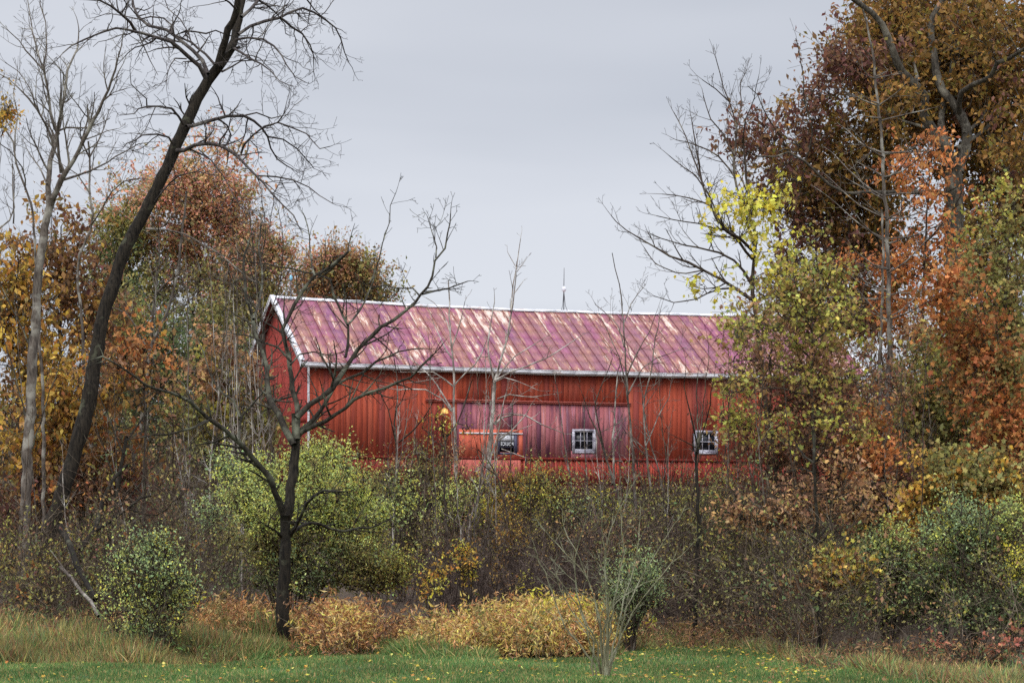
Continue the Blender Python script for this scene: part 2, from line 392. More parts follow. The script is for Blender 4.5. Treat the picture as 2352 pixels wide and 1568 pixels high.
# ------------------------------------------------------------------ ground
def build_ground():
    xs = np.concatenate([[-3000, -1200, -500, -200, -100, -60], np.arange(-40, 40.1, 1.0), [60, 100, 200, 500, 1200, 3000]])
    ys = np.concatenate([[-300, -60, 0, 20], np.arange(30, 120.1, 1.0), [140, 170, 220, 320, 600, 1200, 2500, 4000]])
    V = np.array([(x, y, gz(x, y)) for y in ys for x in xs]); nx = len(xs)
    q = np.array([(j * nx + i, j * nx + i + 1, (j + 1) * nx + i + 1, (j + 1) * nx + i) for j in range(len(ys) - 1) for i in range(nx - 1)])
    m, t, bs = mat('ground_soil')
    g = nn(t, 'ShaderNodeNewGeometry').outputs['Position']
    n1 = noise(t, g, 1.3, 5.0); n2 = noise(t, g, 9.0, 4.0)
    grass = ramp(t, n2, [(0.3, L3(44, 62, 34)), (0.7, L3(74, 98, 52))])
    litter = ramp(t, n2, [(0.3, L3(36, 28, 20)), (0.55, L3(70, 54, 38)), (0.75, L3(104, 82, 54))])
    y = nn(t, 'ShaderNodeSeparateXYZ', {'Vector': g}).outputs['Y']
    s = nn(t, 'ShaderNodeMath', {0: y, 1: maprange(t, n1, 0.3, 0.7, -1.5, 1.5)}, operation='ADD').outputs[0]
    t.links.new(mixc(t, maprange(t, s, 47.0, 50.5), grass, litter), bs.inputs['Base Color'])
    bs.inputs['Roughness'].default_value = 0.95; bump(t, bs, n2, 0.8, 0.05)
    o = mkmesh('ground', V, q.ravel(), np.arange(len(q)) * 4, m, smooth=True); o['kind'] = 'structure'
build_ground()

# ------------------------------------------------------------------ barn
TH = math.radians(20.7); BC, BS = math.cos(TH), math.sin(TH)
BX, BY, BL, BW = -8.40, 100.0, 25.4, 8.7
Z_EAVE, Z_RIDGE, OV, RK = 9.46, 12.50, 0.36, 0.36
def wall_uz(px, py):
    k = (px - CX) / F; u = (k * BY - BX) / (BC - k * BS)
    return u, CZ + (HY - py) / F * (BY + u * BS)
barn = thing('barn', 'long weathered red wooden barn with peeling mauve metal roof and white gutter', 'barn', (BX, BY, 0), None, TH)
class MB:
    def __init__(s): s.v, s.f, s.a, s.uv = [], [], [], []
    def box(s, u0, u1, v0, v1, z0, z1, a=0.0):
        b = len(s.v); s.v += [(u, v, z) for z in (z0, z1) for v in (v0, v1) for u in (u0, u1)]; s.a += [a] * 8
        s.f += [[b + i for i in q] for q in ((0, 2, 3, 1), (4, 5, 7, 6), (0, 1, 5, 4), (2, 6, 7, 3), (0, 4, 6, 2), (1, 3, 7, 5))]
    def prism(s, p8, a=0.0):
        b = len(s.v); s.v += list(p8); s.a += [a] * 8
        s.f += [[b + i for i in q] for q in ((0, 2, 3, 1), (4, 5, 7, 6), (0, 1, 5, 4), (2, 6, 7, 3), (0, 4, 6, 2), (1, 3, 7, 5))]
    def build(s, name, m, parent=barn, sag=True):
        v = np.array(s.v)
        if sag: v[:, 2] -= sagz(v[:, 0], v[:, 1], v[:, 2])
        lp = np.concatenate([np.array(f) for f in s.f]); ln = np.array([len(f) for f in s.f])
        return mkmesh(name, v, lp, np.concatenate([[0], np.cumsum(ln)[:-1]]), m, parent, attr=s.a)
def sagz(u, v, z):
    q = np.clip(u / BL, 0, 1); h = np.clip((z - 4.0) / 8.5, 0, 1)
    return 0.20 * h * h * 4 * q * (1 - q) + 0.012 * h * np.sin(u * 1.3)

def board_mat(name, cols, streak, pale, palef=0.0):
    m, t, bs = mat(name)
    a = nn(t, 'ShaderNodeAttribute', attribute_name='board').outputs['Fac']
    o = nn(t, 'ShaderNodeTexCoord').outputs['Object']
    off = nn(t, 'ShaderNodeCombineXYZ', {0: nn(t, 'ShaderNodeMath', {0: a, 1: 37.0}, operation='MULTIPLY').outputs[0], 2: nn(t, 'ShaderNodeMath', {0: a, 1: 91.0}, operation='MULTIPLY').outputs[0]}).outputs[0]
    vv = nn(t, 'ShaderNodeVectorMath', {0: o, 1: off}, operation='ADD').outputs[0]
    c = ramp(t, a, [(i / (len(cols) - 1), L3(*k)) for i, k in enumerate(cols)])
    gr = noise(t, mapped(t, vv, (26, 26, 0.9)), 1.0, 4.0, 0.6)
    big = noise(t, mapped(t, o, (0.35, 0.35, 0.25)), 1.0, 3.0)
    st = noise(t, mapped(t, vv, (9, 9, 0.35)), 1.0, 4.0, 0.62)
    c = mixc(t, maprange(t, gr, 0.35, 0.7, 0.0, 0.7), c, L3(*streak))
    c = mixc(t, maprange(t, st, 0.53, 0.66, 0.0, 0.85), c, L3(*streak))
    c = mixc(t, maprange(t, big, 0.40, 0.65, 0.0, 0.35), c, L3(*cols[0]))
    if name.startswith('faded'):
        pt = noise(t, mapped(t, vv, (3.0, 3.0, 0.5), (1, 7, 3)), 1.0, 3.0); c = mixc(t, maprange(t, pt, 0.5, 0.62, 0, 0.75), c, L3(92, 58, 74))
    if palef: c = mixc(t, maprange(t, noise(t, mapped(t, vv, (12, 12, 0.5), (5, 3, 2)), 1.0, 5.0, 0.7), 0.66 - palef * 0.1, 0.80, 0.0, 0.9), c, L3(*pale))
    t.links.new(c, bs.inputs['Base Color']); bs.inputs['Roughness'].default_value = 0.85; bs.inputs['Specular IOR Level'].default_value = 0.2
    bump(t, bs, gr, 0.5, 0.01); return m
RED = board_mat('red_barn_boards', [(176, 78, 54), (198, 92, 62), (184, 82, 58), (204, 104, 76), (158, 76, 70), (192, 86, 56)], (124, 58, 52), (196, 124, 104), 0.6)
REDG = board_mat('red_gable_boards', [(152, 62, 54), (166, 70, 60), (156, 64, 54), (170, 78, 66), (140, 58, 50)], (130, 46, 40), (190, 110, 90), 0.2)
FADE = board_mat('faded_door_boards', [(182, 104, 104), (204, 124, 116), (150, 94, 112), (212, 138, 126), (124, 76, 92), (192, 116, 128), (172, 108, 96)], (112, 66, 82), (176, 150, 172), 0.9)
SKIRT = board_mat('skirt_boards', [(176, 72, 58), (204, 92, 70), (156, 64, 60), (192, 80, 60), (136, 56, 56)], (100, 42, 40), (176, 140, 160), 0.5)
SALMON = board_mat('salmon_panel', [(212, 108, 82), (218, 114, 88), (208, 102, 78)], (196, 96, 74), (220, 150, 130))
TRIMRED = board_mat('red_trim', [(196, 104, 92), (204, 112, 98)], (140, 70, 62), (190, 140, 130), 0.4)
GIRT = board_mat('dark_red_girt', [(120, 40, 30), (132, 46, 34)], (84, 30, 24), (150, 100, 90))
BEAM = board_mat('sill_beam', [(110, 56, 48), (90, 50, 44)], (70, 40, 36), (140, 120, 110), 0.5)
def white_mat(name, base, stain, f=0.6, wear=0.62):
    m, t, bs = mat(name); o = nn(t, 'ShaderNodeTexCoord').outputs['Object']
    n = noise(t, mapped(t, o, (1.6, 1.6, 5)), 1.0, 5.0, 0.65)
    t.links.new(mixc(t, maprange(t, n, wear, wear + 0.12, 0, f), L3(*base), L3(*stain)), bs.inputs['Base Color'])
    bs.inputs['Roughness'].default_value = 0.5; return m
WHITE = white_mat('white_trim', (214, 212, 214), (160, 122, 96), 0.75, 0.56)
WEATH = white_mat('weathered_white_wood', (192, 188, 196), (128, 120, 132), 0.9, 0.46)
DARK = white_mat('dark_stone', (52, 48, 44), (30, 28, 26), 0.9, 0.5)
BLUEGREY = white_mat('police_window_frame', (70, 66, 88), (96, 92, 112), 0.8, 0.5)
def simple(name, c, rough=0.5, metal=0.0, spec=0.5):
    m, t, bs = mat(name); o = nn(t, 'ShaderNodeTexCoord').outputs['Object']
    n = noise(t, o, 6.0, 3.0); t.links.new(mixc(t, n, L3(*[k * .88 for k in c]), L3(*[min(255, k * 1.08) for k in c])), bs.inputs['Base Color'])
    bs.inputs['Roughness'].default_value = rough; bs.inputs['Metallic'].default_value = metal; bs.inputs['Specular IOR Level'].default_value = spec; return m
GLASS = simple('dark_window_glass', (20, 21, 28), 0.12, 0.0, 0.35)
BLIND = simple('white_blind', (222, 222, 226), 0.6)
LETTER = simple('white_lettering', (236, 236, 240), 0.5)
SIGNBLACK = simple('black_sign_board', (24, 24, 30), 0.5)
IRON = simple('grey_rod', (96, 98, 102), 0.5, 0.3)
BALLW = simple('white_glass_ball', (226, 226, 232), 0.2)
BALLB = simple('pale_blue_glass_ball', (130, 190, 214), 0.2)

def roof_mat():
    m, t, bs = mat('peeling_mauve_roof')
    o = nn(t, 'ShaderNodeTexCoord').outputs['Object']
    a = nn(t, 'ShaderNodeAttribute', attribute_name='board').outputs['Fac']
    off = nn(t, 'ShaderNodeCombineXYZ', {0: nn(t, 'ShaderNodeMath', {0: a, 1: 53.0}, operation='MULTIPLY').outputs[0], 1: nn(t, 'ShaderNodeMath', {0: a, 1: 17.0}, operation='MULTIPLY').outputs[0]}).outputs[0]
    vv = nn(t, 'ShaderNodeVectorMath', {0: o, 1: off}, operation='ADD').outputs[0]
    c = ramp(t, a, [(0, L3(136, 76, 92)), (0.25, L3(146, 80, 108)), (0.5, L3(138, 84, 90)), (0.75, L3(128, 72, 104)), (1, L3(142, 94, 92))])
    slow = noise(t, mapped(t, vv, (1.1, 0.5, 0.5)), 1.0, 4.0, 0.6)
    fine = noise(t, mapped(t, vv, (14, 2.2, 2.2)), 1.0, 5.0, 0.68)
    pan = noise(t, mapped(t, vv, (2.6, 0.32, 0.32), (9, 4, 1)), 1.0, 4.0, 0.6)
    wide = noise(t, mapped(t, o, (0.16, 0.3, 0.3), (2.3, 0.2, 0.7)), 1.0, 2.0)
    c = mixc(t, maprange(t, slow, 0.45, 0.62, 0, 0.85), c, L3(148, 98, 88))
    z = nn(t, 'ShaderNodeSeparateXYZ', {'Vector': o}).outputs
    bare = nn(t, 'ShaderNodeMath', {0: pan, 1: maprange(t, fine, 0.3, 0.7, -0.13, 0.13)}, operation='ADD').outputs[0]
    bare = nn(t, 'ShaderNodeMath', {0: bare, 1: maprange(t, wide, 0.3, 0.7, -0.07, 0.07)}, operation='ADD').outputs[0]
    c = mixc(t, maprange(t, bare, 0.515, 0.57, 0, 0.7), c, L3(172, 124, 98))
    c = mixc(t, maprange(t, bare, 0.61, 0.655, 0, 0.9), c, L3(214, 194, 180))
    t.links.new(c, bs.inputs['Base Color']); bs.inputs['Roughness'].default_value = 0.55; bs.inputs['Specular IOR Level'].default_value = 0.35
    bump(t, bs, fine, 0.25, 0.01); return m
ROOF = roof_mat()

def boards(mb, u0, u1, zb, zt, wd, v, holes=(), thick=0.03, jit=0.006, gap=0.006):
    u = u0
    while u < u1 - 1e-6:
        e = min(u + wd * R.uniform(0.85, 1.15), u1)
        if u1 - e < wd * 0.4: e = u1
        segs = [(zb(u), zt(u))]
        for (h0, h1, hz0, hz1) in holes:
            if e > h0 and u < h1:
                segs = [s for a, b in segs for s in (((a, hz0), (hz1, b)) if hz0 > a and hz1 < b else ((a, b),))]
        a = R.random(); dv = R.uniform(0, jit)
        for s0, s1 in segs: mb.box(u + gap / 2, e - gap / 2, v - thick - dv, v, s0 + R.uniform(-.01, .01), s1, a)
        u = e

def build_barn():
    Z_SILL, Z_GIRT = 4.25, 5.58
    # windows: (centre px, py0, py1, px0, px1)
    wins = []
    for (a, b, c, e) in ((1313, 985, 1367, 1041), (1593, 988, 1647, 1043), (1862, 990, 1912, 1042)):
        u0, z1 = wall_uz(a, b); u1, z0 = wall_uz(c, e); wins.append((u0, u1, z0, z1))
    pu0, pz1 = wall_uz(1142, 990); pu1, pz0 = wall_uz(1186, 1044)
    du0, du1 = wall_uz(1049, 950)[0], wall_uz(1442, 950)[0]; dz = 7.98
    holes = [(x0 + .09, x1 - .09, z0 + .1, z1 - .1) for x0, x1, z0, z1 in wins]
    ph = (pu0 + .08, pu1 - .08, pz0 + .1, pz1 - .02)
    eave = lambda u: Z_EAVE + 0.02
    fw = MB(); boards(fw, 0.0, du0, lambda u: Z_GIRT, eave, 0.24, 0.0, holes)
    boards(fw, du1, BL, lambda u: Z_GIRT, eave, 0.24, 0.0, holes)
    boards(fw, du0, du1, lambda u: dz, eave, 0.24, 0.0)
    fw.build('front_wall', RED)
    dr = MB(); boards(dr, du0, du1, lambda u: Z_GIRT, lambda u: dz - 0.005, 0.22, -0.02, holes + [ph]); dr.build('sliding_door', FADE)
    sk = MB(); boards(sk, 0.0, du0, lambda u: Z_SILL + .22 * (u < 3.6), lambda u: Z_GIRT, 0.24, 0.02, (), 0.03, 0.01)
    for u in np.arange(0.1, du0 - 0.05, 0.24): sk.box(u, u + 0.06, -0.052, -0.022, Z_SILL + .24, Z_GIRT - .002, R.random())
    boards(sk, du0, BL, lambda u: Z_SILL + .2, lambda u: Z_GIRT, 0.24, 0.02, (), 0.03, 0.01)
    for u in np.arange(du0 + .1, BL - 0.1, 0.24): sk.box(u, u + 0.07, -0.06, -0.022, Z_SILL + .22, Z_GIRT - .002, R.random())
    sk.build('skirt_boards', SKIRT)
    g = MB(); g.box(-0.02, BL, -0.09, -0.036, Z_GIRT - .05, Z_GIRT + .06, .5); g.build('girt_board', GIRT)
    g = MB(); g.box(du0 - 1.4, du1 + .1, -0.13, -0.04, dz - .03, dz + .09, .4); g.box(du0 - 1.4, du1 + .1, -0.17, -0.13, dz + .05, dz + .085, .9); g.build('door_track', TRIMRED)
    g = MB(); g.box(-0.03, 0.0, -0.05, 0.12, Z_SILL, Z_EAVE - .02, .3); g.build('corner_board', REDG)
    # salmon painted patch round the police window, with a white strip
    su0, sz1 = wall_uz(1053, 984); su1, sz0 = wall_uz(1199, 1042)
    s = MB(); boards(s, su0, su1, lambda u: Z_GIRT + .07, lambda u: sz1, 0.3, -0.06, [ph], 0.02, 0.002, 0.003); s.build('salmon_panel', SALMON)
    s = MB(); boards(s, su0 - .3, su1 - .1, lambda u: Z_SILL + .3, lambda u: Z_GIRT - .06, 0.3, -0.065, (), 0.02, 0.002, 0.003); s.build('lower_panel', TRIMRED)
    s = MB(); zz = wall_uz(1053, 993)[1]; s.box(su0, su1, -0.12, -0.088, zz - .03, zz + .03); s.build('white_strip', WHITE)
    # sill beam, dark stone foundation set back, unseen dark box added inside to stop daylight leaking through
    s = MB(); s.box(-0.02, BL, -0.07, 0.3, Z_SILL - .34, Z_SILL - .02, .3); s.box(0.1, BL - .1, -0.11, -0.07, Z_SILL - .04, Z_SILL + .2, .8); s.build('sill_beam', BEAM)
    s = MB(); s.box(0.3, BL - .3, 0.5, BW - .3, 2.4, Z_SILL - .36); s.build('foundation', DARK, sag=False)
    s = MB(); s.box(0.12, BL - .12, 0.25, BW - .12, Z_SILL - .3, Z_EAVE - .25); s.build('inner_light_block', DARK)
    # gable walls and rear wall
    hb = BW / 2
    ztop = lambda v: Z_EAVE + (Z_RIDGE - Z_EAVE) * (OV + (v if v < hb else BW - v)) / (hb + OV) - .16
    for uu, nm in ((0.0, 'left_gable_wall'), (BL, 'right_gable_wall')):
        gb = MB(); v = 0.0
        while v < BW - 1e-6:
            e = min(v + .24, BW)
            if v < hb < e: e = hb
            a = R.random(); o = R.uniform(0, .006); s0, s1 = (uu - .03 - o, uu) if uu == 0 else (uu, uu + .03 + o)
            z0 = Z_SILL - .3
            gb.prism([(s0, v, z0), (s1, v, z0), (s0, e - .006, z0), (s1, e - .006, z0), (s0, v, ztop(v)), (s1, v, ztop(v)), (s0, e - .006, ztop(e)), (s1, e - .006, ztop(e))], a); v = e
        gb.build('gable_wall', REDG)
    gb = MB(); gb.box(-0.06, -0.036, 0.0, BW, 7.0, 7.16, .3); gb.build('gable_band', GIRT)
    gb = MB(); boards(gb, 0.0, BL, lambda u: Z_SILL - .3, eave, 0.24, BW + .04); gb.build('rear_wall', RED)
    # roof: one sheet per slope, ribs every half metre
    sl = (Z_RIDGE - Z_EAVE) / (hb + OV)
    for sgn, nm in ((0, 'front'), (1, 'rear')):
        rf = MB(); u = -RK; nz = 8
        vv = lambda t: (-OV + (hb + OV) * t) if sgn == 0 else (BW + OV - (hb + OV) * t)
        zz = lambda t: Z_EAVE + (Z_RIDGE - Z_EAVE) * t
        while u < BL + RK - .05:
            e = min(u + .5, BL + RK); a = R.random()
            for q in range(nz):
                t0, t1 = q / nz, (q + 1) / nz
                rf.prism([(u, vv(t0), zz(t0) - .05), (e, vv(t0), zz(t0) - .05), (u, vv(t1), zz(t1) - .05), (e, vv(t1), zz(t1) - .05),
                          (u, vv(t0), zz(t0)), (e, vv(t0), zz(t0)), (u, vv(t1), zz(t1)), (e, vv(t1), zz(t1))], a)
                for ru, rw, rh in ((u, .05, .045), (u + .16, .025, .012), (u + .33, .025, .012)):
                    rf.prism([(ru - rw / 2, vv(t0), zz(t0) - .01), (ru + rw / 2, vv(t0), zz(t0) - .01), (ru - rw / 2, vv(t1), zz(t1) - .01), (ru + rw / 2, vv(t1), zz(t1) - .01),
                              (ru - rw * .3, vv(t0), zz(t0) + rh), (ru + rw * .3, vv(t0), zz(t0) + rh), (ru - rw * .3, vv(t1), zz(t1) + rh), (ru + rw * .3, vv(t1), zz(t1) + rh)], a)
            u = e
        rf.build('roof', ROOF)
    rc = MB()
    for k in range(26):
        a, b = -RK + k * (BL + 2 * RK) / 26, -RK + (k + 1) * (BL + 2 * RK) / 26
        for s in (-1, 1):
            rc.prism([(a, hb, Z_RIDGE - .0), (b, hb, Z_RIDGE), (a, hb + s * .15, Z_RIDGE - .15 * sl + .02), (b, hb + s * .15, Z_RIDGE - .15 * sl + .02),
                      (a, hb, Z_RIDGE + .065), (b, hb, Z_RIDGE + .065), (a, hb + s * .15, Z_RIDGE - .15 * sl + .055), (b, hb + s * .15, Z_RIDGE - .15 * sl + .055)])
    rc.build('ridge_cap', WHITE)
    for uu in (-RK - .03, BL + RK):                      # rake boards
        for s in (0, 1):
            rb = MB(); v0, v1 = (-OV - .04, hb) if s == 0 else (BW + OV + .04, hb)
            for q in range(6):
                ta, tb = q / 6, (q + 1) / 6; va, vb = v0 + (v1 - v0) * ta, v0 + (v1 - v0) * tb
                za, zb_ = Z_EAVE - .01 + (Z_RIDGE - Z_EAVE + .03) * ta, Z_EAVE - .01 + (Z_RIDGE - Z_EAVE + .03) * tb
                rb.prism([(uu, va, za - .21), (uu + .03, va, za - .21), (uu, vb, zb_ - .21), (uu + .03, vb, zb_ - .21), (uu, va, za + .03), (uu + .03, va, za + .03), (uu, vb, zb_ + .03), (uu + .03, vb, zb_ + .03)])
                rb.prism([(uu - .02, va, za - .0), (uu + .17, va, za + .052), (uu - .02, vb, zb_), (uu + .17, vb, zb_ + .052), (uu - .02, va, za + .06), (uu + .17, va, za + .064), (uu - .02, vb, zb_ + .06), (uu + .17, vb, zb_ + .064)])
            rb.build('rake_board', WHITE)
    # gutter: fascia, trough with a rolled lip
    gt = MB()
    for k in range(26):
        a, b = -RK - .05 + k * (BL + 2 * RK + .1) / 26, -RK - .05 + (k + 1) * (BL + 2 * RK + .1) / 26
        gt.box(a, b, -OV + .005, -OV + .03, Z_EAVE - .26, Z_EAVE - .055); gt.box(a, b, -OV - .11, -OV + .005, Z_EAVE - .22, Z_EAVE - .19)
        gt.box(a, b, -OV - .13, -OV - .11, Z_EAVE - .22, Z_EAVE - .075); gt.box(a, b, -OV - .145, -OV - .11, Z_EAVE - .075, Z_EAVE - .045)
    gt.build('gutter', WHITE)
    sf = MB(); sf.box(-RK, BL + RK, -OV + .035, -.04, Z_EAVE - .1, Z_EAVE - .06, .5); sf.build('soffit', GIRT)
    # downspout at the near left corner
    dn = [(-0.06, -OV - .05, Z_EAVE - .2), (-0.06, -OV - .05, Z_EAVE - .38), (0.0, -.22, Z_EAVE - .7), (0.02, -.13, Z_EAVE - 1.0), (0.02, -.13, 6.5), (0.02, -.13, 4.4)]
    wood('downspout', [(dn, [.05] * 6, 8)], WHITE, barn, (0, 0, 0))
    # windows
    for (x0, x1, z0, z1) in wins:
        f = MB(); t = .095
        f.box(x0, x0 + t, -.10, .05, z0, z1); f.box(x1 - t, x1, -.10, .05, z0, z1)
        f.box(x0 + t, x1 - t, -.098, .05, z1 - t, z1); f.box(x0 + t, x1 - t, -.098, .05, z0, z0 + t * .9)
        fo = f.build('window', WEATH, sag=False)
        s = MB(); a, b, c, e = x0 + t, x1 - t, z0 + t * .9, z1 - t; q = .035
        s.box(a, a + q, -.06, .02, c, e); s.box(b - q, b, -.06, .02, c, e); s.box(a + q, b - q, -.058, .02, e - q, e); s.box(a + q, b - q, -.058, .02, c, c + q * 2.6)
        c2 = c + q * 2.6
        for k in (1, 2): xx = a + (b - a) * k / 3; s.box(xx - .012, xx + .012, -.054, .01, c2, e - q)
        zz = (c2 + e - q) / 2; s.box(a + q, b - q, -.05, .008, zz - .012, zz + .012)
        s.build('sash', WEATH, fo, sag=False)
        p = MB(); p.box(a + q, b - q, -.02, -.012, c2, e - q); p.build('pane', GLASS, fo, sag=False)
    f = MB(); x0, x1, z0, z1 = pu0, pu1, pz0, pz1 - .06; t = .085
    f.box(x0, x0 + t, -.10, .05, z0, z1); f.box(x1 - t * 1.5, x1, -.10, .05, z0, z1); f.box(x0 + t, x1 - t * 1.5, -.098, .05, z1 - t, z1); f.box(x0 + t, x1 - t * 1.5, -.098, .05, z0, z0 + t)
    fo = f.build('window', BLUEGREY, sag=False); fo['label'] = 'dark framed window with reversed police sign and white blind'
    a, b, c, e = x0 + t, x1 - t * 1.5, z0 + t, z1 - t; H = e - c
    p = MB(); p.box(a, b, -.02, -.012, c, e); p.build('pane', GLASS, fo, sag=False)
    p = MB(); p.box(a + .02, b - .02, -.085, -.024, c + H * .66, e - .02); p.build('blind', BLIND, fo, sag=False)
    p = MB(); p.box(a, b, -.08, -.024, c + H * .33, c + H * .65); p.build('sign_board', SIGNBLACK, fo, sag=False)
    p = MB(); p.box(a, b, -.07, -.022, c + H * .29, c + H * .33); p.build('sash', BLUEGREY, fo, sag=False)
    cu = bpy.data.curves.new('sign_lettering', 'FONT'); cu.body = 'POLICE'; cu.align_x = 'CENTER'; cu.align_y = 'CENTER'; cu.extrude = 0.004; cu.offset = 0.008; cu.space_character = 1.12
    to = bpy.data.objects.new('sign_lettering_source', cu); COL.objects.link(to)
    me = bpy.data.meshes.new_from_object(to.evaluated_get(bpy.context.evaluated_depsgraph_get())); bpy.data.objects.remove(to)
    v = np.zeros(len(me.vertices) * 3); me.vertices.foreach_get('co', v); v = v.reshape(-1, 3)
    sx = (b - a) * .88 / (v[:, 0].max() - v[:, 0].min()); sy = H * .19 / (v[:, 1].max() - v[:, 1].min())
    nv = np.stack([(a + b) / 2 - (v[:, 0] - (v[:, 0].max() + v[:, 0].min()) / 2) * sx, -.083 - v[:, 2], c + H * .485 + (v[:, 1] - (v[:, 1].max() + v[:, 1].min()) / 2) * sy], 1)
    me.vertices.foreach_set('co', nv.astype(np.float32).ravel()); me.materials.clear(); me.materials.append(LETTER); me.update()
    lo = bpy.data.objects.new('sign_lettering', me); COL.objects.link(lo); lo.parent = fo
    # lightning rods with glass balls, and their cable
    def rod(px, pyb, pyt, pyball, m, tri):
        u = wall_uz(px, pyb)[0]; k = (px - CX) / F
        for _ in range(20):                       # find u on the ridge line for this column
            X = BX + u * BC - hb * BS; Y = BY + u * BS + hb * BC; u += (k * Y - X) / (BC - k * BS)
        Y = BY + u * BS + hb * BC; zt = CZ + (HY - pyt) / F * Y; zb = Z_RIDGE - float(sagz(np.array(u), 0, np.array(12.5))) + .04; zm = CZ + (HY - pyball) / F * Y
        polys = [([(u, hb, zb + .0), (u, hb, zm), (u + .01, hb, (zm + zt) / 2), (u + .015, hb, zt)], [.022, .02, .015, .008], 6)]
        if tri: polys += [([(u + du, hb + dv, zb), (u + du * .45, hb + dv * .4, zb + .22), (u, hb, zb + .9)], [.013] * 3, 5) for du, dv in ((-.14, -.06), (.13, -.08), (.03, .12))]
        ro = wood('lightning_rod', polys, IRON, barn, (0, 0, 0))
        ball = [(u + .006, hb, zm + .13 * math.sin(x)) for x in np.linspace(-1.57, 1.57, 11)]
        wood('glass_ball', [(ball, [max(.004, (.1 if tri else .07) * math.cos(x)) for x in np.linspace(-1.57, 1.57, 11)], 12)], m, ro, (0, 0, 0))
        return u, zb
    u, zb = rod(1295, 712, 615, 664, BALLW, True); rod(668, 690, 632, 638, BALLB, False)
    cab = [(x, hb - .17 - .03 * math.sin(x * 3), Z_RIDGE - float(sagz(np.array(x), 0, np.array(12.5))) - .17 * sl + .075 + .02 * math.sin(x * 2.1)) for x in np.arange(3, BL, .6)]
    wood('ground_cable', [(cab, [.009] * len(cab), 4)], IRON, barn, (0, 0, 0))
    # the lamp on the wall, lit
    lu, lz = wall_uz(1015, 945); m, t, bs = mat('lit_lamp_shade')
    bs.inputs['Base Color'].default_value = L3(230, 180, 90); bs.inputs['Emission Color'].default_value = (1.0, 0.62, 0.2, 1); bs.inputs['Emission Strength'].default_value = 0.55
    dome = [(lu, -.34, lz + .13 - .22 * q) for q in (0, .12, .35, .65, .9, 1)]
    arm = wood('wall_lamp', [([(lu, -.05, lz - .1), (lu, -.08, lz + .22), (lu, -.2, lz + .3), (lu, -.34, lz + .12)], [.018] * 4, 6)], IRON, barn, (0, 0, 0))
    wood('lamp_shade', [(dome, [.02, .09, .13, .155, .16, .15], 16)], m, arm, (0, 0, 0))
build_barn()

# ------------------------------------------------------------------ the bare hero trees
Lf = lambda kind, size, per, spread, **k: dict(kind=kind, size=size, per=per, spread=spread, **k)
def lb(o, pts, d0, d1, r0, r1, s=7): return limb(Zm(o[0], o[1], pts), d0, d1, r0, r1, s)
def grounded(pts, d, px=None):
    x = px if px is not None else pts[0][0]
    return [(x, gpy(x, d) + 6)] + list(pts)
A0, A1, A2 = (0, 0), (0, 900), (0, 1797)
B1, B2, B0 = (1000, 1100), (1000, 1797), (1300, 600)
C1, C2 = (2000, 1100), (2000, 1797)
D0, D1, D2 = (2696, 0), (2696, 900), (2696, 1797)

